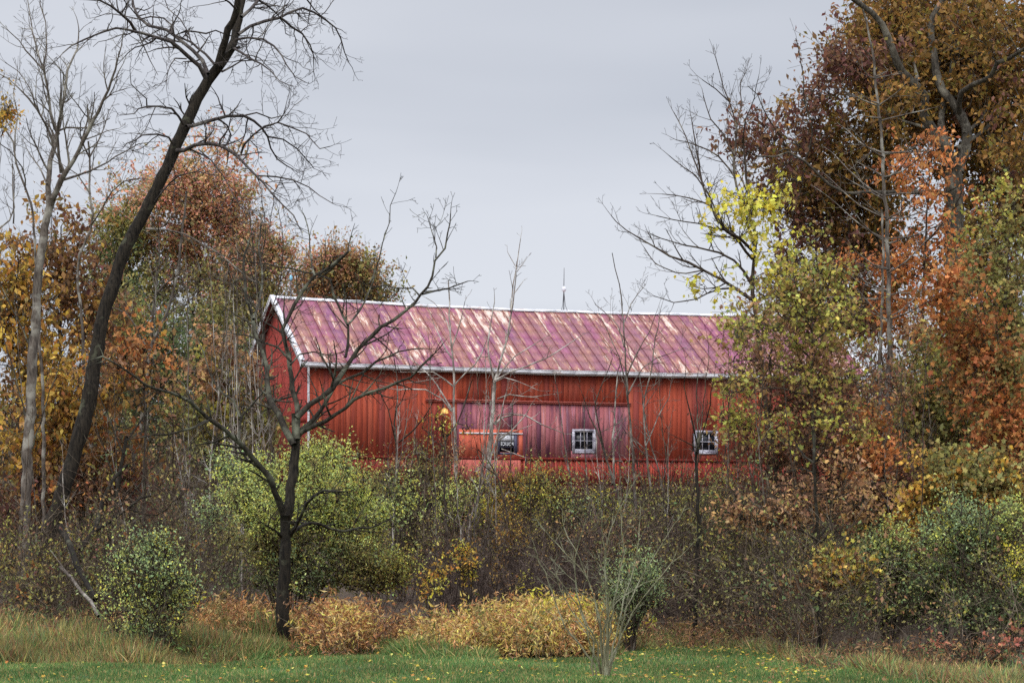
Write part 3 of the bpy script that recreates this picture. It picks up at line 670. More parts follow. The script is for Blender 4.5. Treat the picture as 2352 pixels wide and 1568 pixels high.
def leaning_tree():
    d = 62.0
    tr = Zm(*A2, [(330, 560), (395, 380), (440, 220), (500, 30)]) + Zm(*A1, [(590, 1200), (640, 900), (690, 620), (740, 470), (795, 280), (870, 100)]) + Zm(*A0, [(940, 1480), (1020, 1330), (1120, 1130), (1190, 970), (1250, 830), (1330, 660), (1400, 540), (1470, 450)])
    trunk = [limb(grounded(tr, d, 92), d, d + 2, 21, 12, 12),
             lb(A0, [(1470, 450), (1550, 330), (1590, 200), (1620, 60), (1640, -80)], d + 2, d + 3, 11, 8, 10),
             lb(A0, [(1465, 450), (1500, 330), (1535, 200), (1585, 80), (1620, -80)], d + 2, d + 1.2, 9, 7, 10)]
    LM = [([(1380, 520), (1340, 440), (1250, 370), (1150, 280), (1060, 250), (950, 225), (910, 210), (860, 200), (780, 190), (700, 215), (560, 265), (480, 310), (420, 355)], 5.8, 1.3, -3),
          ([(910, 210), (880, 150), (810, 90), (740, 40), (640, -10)], 4, 2.2, -4), ([(1395, 500), (1360, 410), (1290, 340), (1200, 260), (1120, 200), (1000, 170), (920, 110), (900, 40), (880, -30)], 5.4, 2.4, 3),
          ([(1160, 230), (1150, 170), (1100, 120), (1010, 110), (940, 130), (850, 110), (720, 90), (640, 115)], 2.4, .8, 2), ([(1440, 430), (1380, 370), (1330, 330), (1290, 290), (1180, 240), (1250, 210), (1380, 225), (1450, 205), (1540, 240)], 3, 1.6, 1),
          ([(1600, 230), (1680, 180), (1780, 140), (1880, 120), (1950, 80), (2030, 60), (2110, 80), (2180, 130), (2250, 190), (2290, 260), (2310, 350), (2340, 420)], 4.2, 1.1, 4),
          ([(1880, 120), (1960, 180), (2030, 230), (2080, 300), (2100, 370), (2110, 450)], 2.8, 1, 3), ([(1590, 270), (1660, 255), (1760, 265), (1840, 310), (1890, 370), (1920, 440), (1980, 520), (2050, 550)], 3.2, .9, -2),
          ([(1580, 330), (1620, 360), (1700, 400), (1750, 430), (1820, 480), (1880, 540), (1940, 575)], 3.4, .9, -4), ([(1490, 490), (1560, 450), (1620, 410), (1780, 405)], 2.6, .9, 2),
          ([(1620, 110), (1680, 60), (1740, 0), (1790, -60)], 4.4, 3, 2), ([(1740, 10), (1850, 80), (1880, 120)], 2.6, 1.4, 2), ([(2060, -10), (2110, 60), (2170, 130)], 2, 1, 3),
          ([(1580, 60), (1540, 20), (1480, -20)], 2.6, 2, -1), ([(1290, 300), (1270, 220), (1210, 130), (1130, 60), (1100, -20)], 1.7, 1, 2),
          ([(1230, 840), (1200, 780), (1150, 730), (1060, 715), (990, 715), (930, 735), (900, 770), (840, 768)], 3.4, 1, -2), ([(990, 715), (980, 660), (920, 600), (880, 560), (870, 470)], 1.8, .8, -2),
          ([(1160, 960), (1130, 920), (1050, 905), (960, 910), (900, 950), (850, 965), (820, 1000)], 2.8, .9, -3), ([(1250, 400), (1180, 395), (1145, 440), (1120, 500), (1115, 570)], 1.8, .8, -2),
          ([(1250, 850), (1300, 845), (1340, 830), (1430, 800), (1530, 775), (1640, 780), (1710, 810), (1760, 860), (1800, 920), (1820, 990), (1860, 1070), (1970, 1140)], 5, 1.2, 3),
          ([(1470, 800), (1530, 850), (1550, 900), (1540, 950), (1500, 985)], 2.4, 1, 3), ([(1620, 1030), (1640, 970), (1700, 900), (1780, 850), (1870, 820), (1960, 860), (2060, 900), (2150, 1000), (2220, 980)], 2.8, .9, -2),
          ([(1190, 1010), (1240, 1005), (1310, 975), (1400, 965), (1480, 975), (1560, 1020), (1620, 1070), (1700, 1160), (1760, 1220), (1830, 1300), (1900, 1380), (1970, 1450), (2010, 1540)], 5.6, 1.2, -3),
          ([(1720, 1180), (1850, 1185), (1970, 1210), (2070, 1260), (2140, 1310), (2240, 1370)], 2.4, .9, -2), ([(1800, 920), (1900, 935), (2000, 1000), (2080, 1100), (2110, 1130)], 2.2, .9, 2),
          ([(1640, 780), (1720, 760), (1820, 790), (1960, 770)], 1.9, .8, 2), ([(1030, 1360), (1100, 1270), (1200, 1180), (1330, 1160), (1460, 1180)], 2.4, 1, -4), ([(1330, 1000), (1420, 1080), (1500, 1180), (1560, 1300), (1640, 1420)], 1.7, .8, -3)]
    limbs = [lb(A0, p, d + 1.5, d + 1.5 + dz, a, b) for p, a, b, dz in LM]
    tree('leaning_bare_tree', 'tall dark leaning bare tree whose trunk slants up to the right across the sky', 'tree', (92, d), trunk, BARK_LEAN, limbs, (3.6, .4, 1.5, 2, 'droop', .08), limbbark=BARK_PURPLE, tshoots=(.5, .6, 1.4, 2, 'bare', .3))
leaning_tree()

def pale_tree():
    d = 60.0
    tr = Zm(*A2, [(150, 1000), (165, 700), (175, 300), (185, 0)]) + Zm(*A1, [(205, 1250), (215, 950), (240, 650), (250, 400), (275, 200), (300, 20)]) + Zm(*A0, [(330, 1400), (345, 1340)])
    trunk = [limb(grounded(tr, d), d, d + .5, 15, 8.5, 12)]
    LM = [([(335, 1370), (322, 1250), (340, 1080), (370, 980), (390, 900), (410, 760), (430, 640), (460, 480), (520, 330), (530, 200)], 7.5, 1.2), ([(345, 1350), (420, 1200), (490, 1080), (560, 940), (620, 820), (700, 670), (750, 540), (790, 400), (830, 230)], 7, 1.2),
          ([(390, 900), (370, 860), (340, 750), (320, 570), (290, 470), (220, 400), (130, 280), (50, 200)], 4, 1), ([(290, 470), (310, 330), (310, 150), (280, 30), (265, -40)], 2.6, 1), ([(300, 480), (240, 300), (200, 100), (180, -20)], 2.4, 1),
          ([(360, 960), (310, 830), (250, 740), (190, 660), (60, 530), (-40, 480)], 3.6, 1), ([(410, 1160), (395, 1040), (385, 920), (400, 780), (420, 700)], 4, 1.6), ([(430, 1210), (600, 1150), (720, 1090), (830, 1020), (930, 970), (1000, 960)], 3, .9),
          ([(560, 940), (640, 910), (720, 880), (790, 860)], 1.8, .8), ([(320, 1230), (270, 1130), (200, 1040), (180, 1000)], 2.2, .9), ([(250, 740), (200, 600), (120, 480), (40, 420)], 1.8, .8), ([(620, 820), (560, 760), (470, 640), (440, 560)], 1.8, .8), ([(700, 670), (760, 610), (850, 590)], 1.4, .8)]
    tree('pale_bare_tree', 'tall pale grey bare tree with upright forked stems left of the leaning trunk', 'tree', (Zm(*A2, [(150, 1000)])[0][0], d), trunk, BARK_GREY, [lb(A0, p, d + .5, d + .5 + R.uniform(-2.5, 2.5), a, b) for p, a, b in LM], (3.2, .5, 1.5, 2, 'fine', .08))
    d = 63.0                                              # the slender stems either side of it
    t1 = [limb(grounded(Zm(*A1, [(290, 1300), (260, 600)]) + Zm(*A0, [(228, 1560), (210, 1380), (170, 1270), (110, 1100), (90, 950), (30, 860), (-40, 780)]), d), d, d + 1, 5.5, 2, 8)]
    tree('slender_bare_tree', 'slender purplish bare stem curving up beside the pale forked tree near the left edge', 'tree', (t1[0][0][0][0] / d * F + CX, d), t1, BARK_GREY,
         [lb(A0, p, d + 1, d + dz, 2, .9) for p, dz in (([(100, 1020), (105, 900), (120, 780), (90, 640), (110, 500)], 2), ([(170, 1270), (150, 1130), (60, 1010), (-20, 950)], -1), ([(90, 1500), (90, 1300), (85, 1100)], 1), ([(-30, 1560), (60, 1480), (95, 1390), (85, 1250), (80, 1100)], 2))], (3.2, .4, 1.3, 2, 'fine', .1))
    d = 66.0
    t1 = [limb(grounded(Zm(*A1, [(560, 900), (520, 300)]) + Zm(*A0, [(610, 1540), (620, 1440), (600, 1250), (600, 1060), (590, 950)]), d), d, d + 1, 5, 2.2, 8)]
    tree('slender_bare_tree', 'slender grey bare tree with thin upswept stems just left of the leaning trunk', 'tree', (t1[0][0][0][0] / d * F + CX, d), t1, BARK_GREY,
         [lb(A0, p, d + 1, d + dz, 2.4, .9) for p, dz in (([(600, 1050), (650, 960), (700, 860), (730, 740)], 2), ([(600, 1520), (690, 1400), (750, 1290), (830, 1220), (960, 1200), (1040, 1210)], -2), ([(600, 1060), (540, 900), (560, 760)], 0), ([(605, 1300), (520, 1170), (440, 1120)], 1))], (3.2, .4, 1.3, 2, 'fine', .1))
pale_tree()

def dark_tree():
    d = 50.0; bx = Zm(*B2, [(235, 1380)])[0][0]
    tr = Zm(*B2, [(235, 1385), (229, 1250), (222, 1000), (232, 800), (243, 600), (240, 500), (240, 430)])
    trunk = [limb([(bx, gpy(bx, d) + 8)] + tr, d, d, 17.5, 11.5, 14), limb(Zm(*B2, [(238, 470), (255, 400), (275, 250), (300, 100), (310, 0)]) + Zm(*B1, [(312, 1090), (310, 980), (305, 930)]), d, d + .3, 12.5, 9.5, 12)]
    def q(o, p, a, b, dz): return lb(o, p, d + .2, d + .2 + dz, a, b, 8)
    limbs = [limb(Zm(*B2, [(225, 440), (195, 360), (165, 290), (130, 190), (60, 110), (0, 30)]) + Zm(*A1, [(1620, 1470), (1500, 1370), (1400, 1300), (1330, 1240), (1270, 1180), (1150, 1120), (1050, 1110), (980, 1070), (900, 1010), (780, 930), (690, 895), (630, 905)]), d, d - 3, 8.2, 1.6, 9),
             q(B2, [(262, 590), (330, 460), (380, 370), (430, 310), (500, 275), (565, 280)], 5.2, 2.6, -2), q(B2, [(270, 570), (340, 520), (400, 495), (460, 500), (540, 540), (640, 545), (740, 530), (800, 520), (870, 505)], 4.6, 2, 2),
             q(B2, [(225, 600), (170, 550), (110, 510)], 3.6, 2, -1),
             limb(Zm(*A1, [(1990, 1440), (2000, 1280), (1970, 1100), (1945, 950), (1915, 820), (1890, 700), (1920, 640), (1980, 530), (2040, 430), (2110, 340), (2200, 290), (2340, 180)]) + Zm(*B1, [(470, 20), (500, -80)]), d, d + 2, 7.5, 1.6, 9),
             q(A1, [(2110, 340), (2100, 280), (2080, 150), (2070, 0), (2040, -80)], 2.4, 1, 2),
             limb(Zm(*B1, [(320, 960), (400, 870), (480, 820), (560, 750), (600, 680), (680, 560), (780, 450), (870, 360), (960, 300), (1040, 240), (1110, 180)]) + Zm(*B0, [(650, 970), (720, 850), (740, 740), (800, 660), (830, 560), (850, 430)]), d, d + 2, 7, 1.2, 9),
             q(B0, [(740, 740), (740, 650), (720, 540), (690, 450)], 1.8, .8, 3), q(B0, [(660, 975), (740, 950), (830, 930), (960, 880)], 2.4, 1.2, 2), q(B0, [(640, 980), (600, 930), (480, 930), (400, 910), (310, 920)], 2.2, 1.1, 3),
             q(B1, [(330, 1060), (420, 980), (480, 900), (540, 810), (570, 740), (650, 700), (760, 650), (850, 580), (1000, 520), (1160, 490)], 5.5, 1.2, 1.5),
             q(B1, [(320, 1090), (350, 1060), (430, 1010), (580, 940), (700, 840), (800, 790), (900, 760), (1000, 720), (1080, 680), (1150, 610), (1230, 545)], 6.4, 2.2, -1),
             limb(Zm(*B1, [(300, 1140), (240, 1040), (190, 930)]) + Zm(*A1, [(1830, 1220), (1800, 1080), (1790, 950), (1750, 820), (1700, 640), (1650, 480), (1640, 300), (1660, 130)]), d, d + 3, 8, 2.4, 9),
             q(A1, [(1700, 640), (1740, 500), (1760, 330), (1740, 150), (1760, 0)], 3.2, 1.4, 4),
             q(A1, [(1955, 910), (1870, 820), (1780, 790), (1690, 750), (1560, 720)], 2.8, 1.1, 1), q(A1, [(1390, 1310), (1300, 1360), (1200, 1390), (1040, 1410), (840, 1440)], 2.8, 1, -2),
             q(A1, [(1620, 1290), (1560, 1180), (1460, 1090), (1410, 1000), (1370, 850), (1310, 740)], 3, 1.1, 1), q(A1, [(1610, 1440), (1620, 1290), (1690, 1200), (1780, 1110), (1790, 1000)], 3.2, 1.6, 2),
             q(A1, [(1950, 930), (2010, 870), (2110, 855), (2200, 870), (2310, 850)], 2.2, 1, 2),
             limb(Zm(*B1, [(640, 560), (655, 480), (655, 340), (600, 220), (560, 130), (540, 20)]) + [(525, 590)], d + 1.5, d + 3, 3.6, 1, 8), q(B1, [(655, 340), (740, 240), (800, 110), (840, 20)] , 3, 1.4, 4), limb(Zm(*B0, [(300, 900), (350, 780), (390, 620), (430, 480), (440, 380), (475, 290)]), d + 4, d + 5, 2.2, .8, 6)]
    tree('dark_bare_tree', 'black trunked bare tree with wide forked limbs standing alone at the lawn edge', 'tree', (bx, d), trunk, BARK_DARK, limbs, (4.2, .25, 1.1, 2, 'bare', .08))
dark_tree()

def grey_tree():
    d = 68.0
    t = Zm(*A1, [(900, 1560), (940, 1400), (970, 1200), (990, 1000), (1000, 860), (1050, 730), (1110, 620), (1150, 490), (1190, 330), (1215, 150), (1230, 0)]) + [(430, 440)]
    trunk = [limb(grounded(t, d), d, d + 1, 7.5, 2.2, 9)]
    LM = [([(1020, 740), (1030, 600), (1040, 500), (1055, 350), (1070, 250), (1060, 0)], 3.4, 1.2), ([(1000, 850), (950, 750), (860, 600), (730, 540)], 2.6, 1), ([(1150, 490), (1250, 400), (1330, 310)], 2, 1), ([(1050, 470), (1110, 400), (1190, 330)], 2.6, 1.6), ([(1110, 620), (1220, 520), (1320, 440)], 1.8, .9), ([(1130, 710), (1250, 640), (1130, 560)], 1.4, .8),
          ([(980, 30), (1130, 30), (1230, 60), (1350, 120), (1470, 190), (1560, 260), (1640, 340)], 3, 1.2)]
    tree('grey_bare_tree', 'light grey bare tree, kinked stem, between the leaning trunk and the barn gable', 'tree', (Zm(*A1, [(900, 0)])[0][0], d), trunk, BARK_GREY, [lb(A1, p, d + .5, d + R.uniform(-2, 3), a, b) for p, a, b in LM], (3.4, .4, 1.2, 2, 'fine', .1))
grey_tree()

def barn_front_trees():
    def q(o, ps, d, dz=1.5): return [lb(o, p, d, d + R.uniform(-dz, dz), a, b, 7) for p, a, b in ps]
    d = 82.0
    t = Zm(*B1, [(1385, 1260), (1372, 1000), (1370, 740), (1362, 560), (1345, 400), (1340, 200), (1335, 50)]) + Zm(*B0, [(830, 880)])
    tree('bare_sapling', 'pale bare tree before the barn, left of the salmon panel edge', 'tree', (t[0][0], d), [limb(grounded(t, d), d, d, 5.4, 1.2, 9)], BARK_PALE,
         q(B1, [([(1362, 750), (1310, 700), (1230, 650), (1090, 655)], 2, 1), ([(1366, 740), (1440, 660), (1510, 600), (1590, 440)], 2, .9), ([(1355, 905), (1290, 790), (1210, 680), (1120, 590)], 2.6, 1), ([(1350, 915), (1290, 830), (1180, 770), (1060, 770), (930, 765)], 2.2, .9),
                ([(1355, 560), (1310, 490), (1280, 430), (1220, 290)], 2, .8), ([(1350, 500), (1390, 400), (1440, 180)], 1.6, .7), ([(1362, 740), (1280, 690), (1110, 720)], 1.6, .8), ([(1345, 390), (1290, 240), (1180, 150)], 1.2, .7)], d), (1.5, .3, .9, 1, 'dead', .1))
    d = 80.0
    t = Zm(*B1, [(1600, 1330), (1620, 1100), (1632, 900), (1642, 720)])
    tree('bare_sapling', 'pale bare tree with arching side limbs before the police window of the barn', 'tree', (t[0][0], d), [limb(grounded(t, d), d, d, 6.4, 4, 9)], BARK_PALE,
         q(B1, [([(1640, 730), (1620, 640), (1600, 520), (1610, 380), (1625, 270), (1640, 180)], 2.8, 1), ([(1645, 710), (1690, 560), (1720, 440), (1750, 280), (1770, 120), (1785, 0)], 3, 1.2), ([(1645, 700), (1720, 600), (1850, 500), (1960, 435)], 2, .8), ([(1648, 705), (1760, 650), (1860, 610), (1980, 560), (2120, 470), (2220, 410)], 2.4, .8),
                ([(1640, 1000), (1690, 955), (1770, 935), (1850, 940), (1950, 1000), (2090, 1055)], 2.6, 1), ([(1640, 990), (1670, 945), (1760, 925)], 2, 1), ([(1606, 1250), (1660, 1120), (1760, 1040), (1840, 950), (1870, 900)], 2.8, 1), ([(1660, 830), (1740, 800), (1900, 820), (2000, 800)], 1.8, .8),
                ([(1650, 1090), (1740, 1060), (1840, 1025)], 1.6, .8), ([(1625, 1200), (1500, 1330), (1600, 1280)], 1.4, .8), ([(1690, 1165), (1810, 1210)], 1.4, .8), ([(1642, 720), (1710, 690), (1860, 740), (1940, 775)], 1.4, .7)], d) +
         [lb(B0, p, d, d + 1, a, b, 6) for p, a, b in (([(1250, 1075), (1270, 900), (1290, 780), (1310, 600)], 2, .8), ([(1290, 800), (1230, 690)], 1, .6), ([(1285, 810), (1350, 740)], 1, .6), ([(1270, 960), (1330, 880)], 1.2, .6))], (1.5, .3, .9, 1, 'dead', .1))
    d = 70.0
    t = Zm(*B2, [(1000, 740), (1010, 400), (990, 150), (980, 0)]) + Zm(*B1, [(970, 1060), (985, 850), (990, 700), (970, 560)])
    tree('bare_sapling', 'thin forked bare sapling before the left half of the red barn wall', 'tree', (t[0][0], d), [limb(grounded(t, d), d, d, 4.4, 1, 8)], BARK_BROWN,
         q(B1, [([(980, 1130), (950, 1000), (930, 900), (870, 780)], 2, .8), ([(1000, 1120), (1090, 1040), (1170, 960), (1240, 830)], 2, .8), ([(985, 900), (1040, 770), (1000, 640)], 1.4, .7)], d), (2.4, .3, .9, 2, 'fine', .12))
    d = 68.0
    t = Zm(*B2, [(1330, 740), (1310, 400), (1300, 100), (1310, 0)]) + Zm(*B1, [(1320, 1080), (1390, 990), (1440, 880), (1490, 700)])
    tree('bare_sapling', 'dark thin sapling with a few hanging yellow leaves under the wall lamp', 'tree', (t[0][0], d), [limb(grounded(t, d), d, d, 4.4, 1, 8)], BARK_BROWN,
         q(B1, [([(1310, 1150), (1290, 1040), (1290, 960)], 1.6, .8), ([(1320, 1090), (1400, 970), (1480, 720)], 1.8, .8), ([(1305, 1150), (1240, 1120), (1200, 1040)], 1.2, .6)], d), (1.6, .3, .8, 1, 'fine', .12),
         [(Zm(*B1, [(1285, 985)])[0] + (26, 30, d, 9, 'yellow')), (Zm(*B1, [(1200, 1030)])[0] + (30, 30, d, 5, 'gold')), (Zm(*B1, [(1420, 1040)])[0] + (34, 30, d, 4, 'gold'))], Lf('simple', .1, 4, .12, droop=1.6))
    d = 64.0
    t = Zm(*B2, [(1720, 1000), (1715, 750), (1730, 450), (1690, 280), (1640, 150), (1590, 60), (1530, 0)])
    tree('bare_sapling', 'dark crooked sapling rising from the yellow shrub below the police window', 'tree', (t[0][0], d), [limb(grounded(t, d), d, d, 4.6, 1.2, 8)], BARK_BROWN,
         q(B2, [([(1650, 170), (1560, 110), (1510, -40)], 1.8, .8), ([(1725, 420), (1790, 300), (1750, 180)], 1.4, .7)], d), (1.6, .3, .9, 2, 'bare', .12))
    d = 72.0
    t = Zm(*C1, [(905, 1560), (900, 1300), (872, 1000), (855, 750), (840, 500), (820, 250), (800, 60)]) + Zm(*B0, [(1950, 800), (1930, 690)])
    tree('bare_sapling', 'bare grey tree with several slender upright stems at the right end of the barn door', 'tree', (t[0][0], d), [limb(grounded(t, d), d, d, 4.8, .9, 8)], BARK_GREY,
         q(C1, [([(1010, 1450), (985, 1200), (970, 1000), (960, 880), (1000, 700), (1080, 240)], 3, .8), ([(760, 1400), (762, 1100), (770, 880), (790, 640)], 3.4, 1.2), ([(720, 1250), (660, 1000), (645, 850), (700, 700), (760, 560)], 2.4, .8), ([(800, 1500), (670, 1100), (600, 950), (560, 800)], 2.8, .9), ([(865, 880), (820, 620), (740, 420), (680, 300)], 2, .7),
                ([(850, 680), (920, 520), (1000, 380), (1040, 260)], 2, .7), ([(835, 480), (790, 340), (640, 200)], 1.6, .7), ([(830, 330), (880, 200), (960, 80)], 1.6, .7), ([(860, 800), (960, 620), (1050, 560), (1200, 500)], 1.8, .7), ([(980, 1150), (1060, 960), (1130, 820), (1150, 700)], 1.8, .7)], d, 3), (2.4, .4, 1.2, 2, 'fine', .12))
    d = 54.0
    t = Zm(*C2, [(1305, 1260), (1310, 1100), (1318, 900), (1330, 600), (1330, 400), (1315, 150), (1322, 0)]) + Zm(*C1, [(1325, 1170)])
    tree('bare_sapling', 'dark upright bare tree standing before the right barn window, forked at the window', 'tree', (t[0][0], d), [limb(grounded(t, d), d, d, 6.4, 3, 9)], BARK_DARK,
         q(C1, [([(1325, 1180), (1310, 1050), (1270, 900), (1240, 750), (1245, 650)], 2.4, .8), ([(1328, 1150), (1390, 950), (1420, 800), (1430, 700)], 2.4, .8), ([(1325, 1200), (1325, 980), (1320, 800), (1330, 660)], 2, .8), ([(1320, 1160), (1240, 1110), (1160, 1080)], 1.4, .7)], d) +
         q(C2, [([(1335, 560), (1365, 430), (1370, 380)], 2.2, 1), ([(1318, 900), (1380, 780), (1440, 640)], 1.6, .8), ([(1315, 950), (1220, 850), (1190, 790), (1080, 760)], 1.8, .8)], d), (1.8, .3, .9, 2, 'bare', .12))
barn_front_trees()

# ------------------------------------------------------------------ trees on the right
def right_trees():
    d = 78.0
    t = Zm(*D1, [(1900, 900), (1885, 500), (1880, 200)]) + Zm(*D0, [(1885, 1500), (1885, 1300), (1870, 1120)])
    trunk = [limb(grounded(t, d, 2210), d, d, 26, 21, 14)]
    LM = [([(1875, 1150), (1840, 1010), (1740, 880), (1680, 780), (1680, 650), (1620, 570), (1530, 480), (1470, 340), (1400, 170), (1330, 90), (1200, -10)], 15, 6, -2), ([(1830, 1000), (1800, 880), (1800, 750), (1840, 580), (1870, 430), (1890, 250), (1900, 60)], 10, 4, 3),
          ([(1900, 1150), (1960, 980), (1955, 850), (1890, 720), (1800, 600), (1760, 480), (1740, 350), (1730, 120), (1790, 10), (1820, -60)], 14, 6, 1), ([(1915, 760), (1930, 620), (2010, 570), (2130, 510), (2170, 420), (2250, 390), (2360, 320)], 7.5, 4, -3),
          ([(1640, 560), (1620, 470), (1600, 380)], 5, 3, 1), ([(1955, 900), (2060, 800), (2100, 720), (2120, 620)], 5, 2.5, 2), ([(1900, 1000), (2050, 900), (2250, 720), (2400, 650)], 5, 3, 4), ([(1740, 880), (1560, 820), (1400, 760), (1250, 700), (1100, 560), (1000, 380)], 4, 1.5, 2),
          ([(1860, 1300), (1600, 1290), (1300, 1290), (1150, 1300), (1040, 1240), (960, 1160), (880, 1080), (770, 1020), (680, 1050), (560, 1050), (490, 1010)], 6.5, 1.6, -3), ([(770, 1020), (720, 930), (640, 800), (560, 640), (500, 580)], 2, .9, -3), ([(880, 1080), (930, 900), (880, 680), (860, 480), (820, 260)], 2.2, .9, -2)]
    limbs = [lb(D0, p, d, d + dz, a, b, 10) for p, a, b, dz in LM]
    limbs += [lb(D1, [(1870, 560), (1630, 510), (1450, 500), (1290, 500), (1150, 485), (980, 490)], d, d - 3, 5, 3)]
    bl = [(2200, 110, 190, 150, d, 240, 'oak'), (2080, 60, 110, 90, d + 1, 120, 'oak'), (2060, 210, 110, 110, d, 95, 'oak'), (1990, 270, 95, 130, d - 1, 49, 'oak'), (1890, 190, 80, 90, d - 2, 21, 'maroon'), (1835, 330, 60, 80, d - 2, 17, 'maroon'),
          (1920, 400, 120, 130, d, 68, 'oak'), (1760, 350, 75, 60, d - 3, 16, 'maroon'), (1715, 320, 50, 45, d - 3, 8, 'maroon'), (2300, 230, 110, 190, d + 1, 150, 'oak'), (2300, 430, 100, 150, d + 1, 130, 'oak'), (2270, 600, 90, 120, d, 75, 'oak'),
          (1960, 490, 110, 120, d + 1, 100, 'oak'), (1890, 590, 110, 90, d, 43, 'maroon'), (1980, 640, 90, 110, d + 1, 70, 'oak'), (1830, 460, 60, 70, d, 16, 'maroon'), (1990, 150, 50, 50, d - 2, 20, 'maroon'), (2130, 280, 60, 60, d + 2, 30, 'oak'), (1840, 700, 110, 80, d + 1, 43, 'brown'), (1990, 745, 60, 40, d, 18, 'brown')]
    bl = [(a, b, c, e, f + 2.4, int(n * 1.15), p) for a, b, c, e, f, n, p in bl] + [(2240, 60, 80, 60, d - 3, 26, 'oak'), (2310, 330, 60, 80, d - 3, 22, 'oak'), (2060, 250, 40, 50, d - 3, 12, 'oak')]
    tree('oak_tree', 'huge oak with thick forked limbs and dark golden brown leaves, filling the upper right corner', 'tree', (2210, d), trunk, BARK_OAK, limbs, None, bl, Lf('simple', .23, 21, .36, droop=.9, upn=.5, gap=.1, twr=.016, flat=.8))
    # bare whorled tree
    d = 64.0
    t = Zm(*D1, [(1435, 1180), (1450, 900), (1442, 500), (1430, 0)]) + Zm(*D0, [(1412, 1320), (1405, 1050), (1390, 850), (1370, 680), (1350, 500), (1330, 330), (1290, 150), (1270, 60)])
    tr = [limb(grounded(t, d, 2055), d, d, 10.5, 2, 11), limb(grounded(Zm(*D1, [(1385, 1080), (1390, 800), (1397, 500), (1402, 100)]) + Zm(*D0, [(1395, 1400)]), d - .6, 2040), d - .6, d - .6, 6, 2.5, 9)]
    br = []
    for (o, x, y, ln) in ((D0, 1350, 520, 200), (D0, 1372, 700, 260), (D0, 1388, 800, 330), (D0, 1404, 1050, 380), (D0, 1412, 1200, 330), (D0, 1415, 1330, 430), (D0, 1425, 1480, 400), (D1, 1430, 130, 420), (D1, 1440, 300, 380), (D1, 1440, 450, 460), (D1, 1445, 640, 380)):
        for s in R.choice(((-1, -1, 1, 1), (-1, 1, 1), (-1, -1, 1), (-1, 1))):
            y += R.uniform(-14, 14); l = ln * R.uniform(.4, 1.05); e = R.uniform(.1, .85)
            br.append(lb(o, [(x + R.uniform(-6, 6), y + R.uniform(-18, 18)), (x + s * l * .4, y - l * .4 * e * .8), (x + s * l, y - l * e + R.uniform(-50, 30))], d, d + R.uniform(-2.6, 2.6), 2.1, .8, 6))
    tree('whorled_bare_tree', 'straight bare tree with regular whorls of slender rising branches in front of the oak', 'tree', (2055, d), tr, BARK_GREY, br, (3.0, .25, .8, 1, 'stiff', .2))
    # the orange maple between them
    d = 70.0
    t = [(2125, 900), (2120, 700), (2128, 520), (2135, 380)]
    tree('orange_maple', 'slim maple with bright orange leaves between the whorled bare tree and the oak trunk', 'tree', (2125, d), [limb(grounded(t, d), d, d, 6, 1.5, 9)], BARK_BROWN, [limb([(2120, 650), (2060, 600), (2000, 600)], d, d - 1, 2, .8), limb([(2126, 560), (2190, 480), (2220, 420)], d, d - 2, 2, .8)], None,
         [(2120, 360, 60, 50, d, 11, 'orange'), (2095, 400, 55, 30, d - 1, 9, 'orange'), (2190, 470, 60, 100, d - 1, 12, 'orange'), (2105, 490, 60, 60, d, 9, 'orange'), (2000, 597, 62, 22, d - 1, 16, 'orange'), (2170, 560, 80, 60, d, 14, 'orange'), (2110, 650, 100, 60, d, 18, 'rust'), (2060, 720, 60, 50, d, 14, 'orange')], Lf('simple', .19, 16, .26, droop=1.1, upn=.5, gap=.1))
    # tall bare crowned tree with yellow leaves half way up
    d = 66.0
    t = Zm(*D1, [(640, 1560), (620, 1250), (592, 1000), (577, 800), (548, 620), (530, 450), (538, 250), (550, 60)]) + Zm(*D0, [(512, 1480), (495, 1280), (478, 1100), (460, 940)])
    tr = [limb(grounded(t, d), d, d, 10.5, 2.2, 11)]
    LM = [([(548, 1560 + 100), (470, 1430), (410, 1200), (400, 1050), (420, 850), (370, 680), (310, 500), (285, 400)], 4.4, 1), ([(400, 1050), (330, 900), (250, 800), (200, 640)], 2.2, .8), ([(370, 680), (280, 600), (190, 530)], 1.6, .8), ([(420, 850), (450, 700), (440, 560), (480, 490)], 1.8, .8), ([(460, 960), (480, 800), (540, 660), (560, 520)], 1.8, .8),
          ([(200, 1250), (110, 1000), (60, 880), (0, 760)], 2.4, .9), ([(340, 1530), (240, 1380), (180, 1180), (150, 1000), (120, 800)], 3.2, 1), ([(340, 1530), (200, 1250), (80, 1130), (-40, 1050)], 2.6, .9), ([(240, 1380), (100, 1330), (-80, 1300)], 2.2, .9), ([(330, 1540), (160, 1500), (0, 1480), (-120, 1450)], 2.2, .9), ([(410, 1200), (300, 1050), (160, 980), (20, 940)], 2.4, .9),
          ([(512, 1400), (590, 1280), (700, 1180), (800, 1060)], 2.2, .9), ([(495, 1300), (440, 1160), (380, 1060)], 1.8, .8), ([(560, 1700), (440, 1600), (330, 1530)], 4, 3.2)]
    limbs = [lb(D0, p, d, d + R.uniform(-3, 3), a, b) for p, a, b in LM]
    limbs += [lb(D1, p, d, d + R.uniform(-3, 3), a, b) for p, a, b in (([(525, 500), (400, 420), (300, 360), (200, 300), (100, 250), (-30, 210), (-160, 130), (-320, 30), (-420, -60)], 4.6, .9), ([(400, 420), (300, 430), (150, 490), (0, 520), (-140, 480)], 2.2, .8), ([(530, 420), (470, 310), (400, 240), (300, 190), (150, 150), (0, 120), (-160, 60)], 3.6, .9), ([(530, 230), (430, 110), (320, 0)], 3.6, 2.6), ([(200, 300), (80, 330), (-120, 260), (-200, 150)], 1.8, .8))]
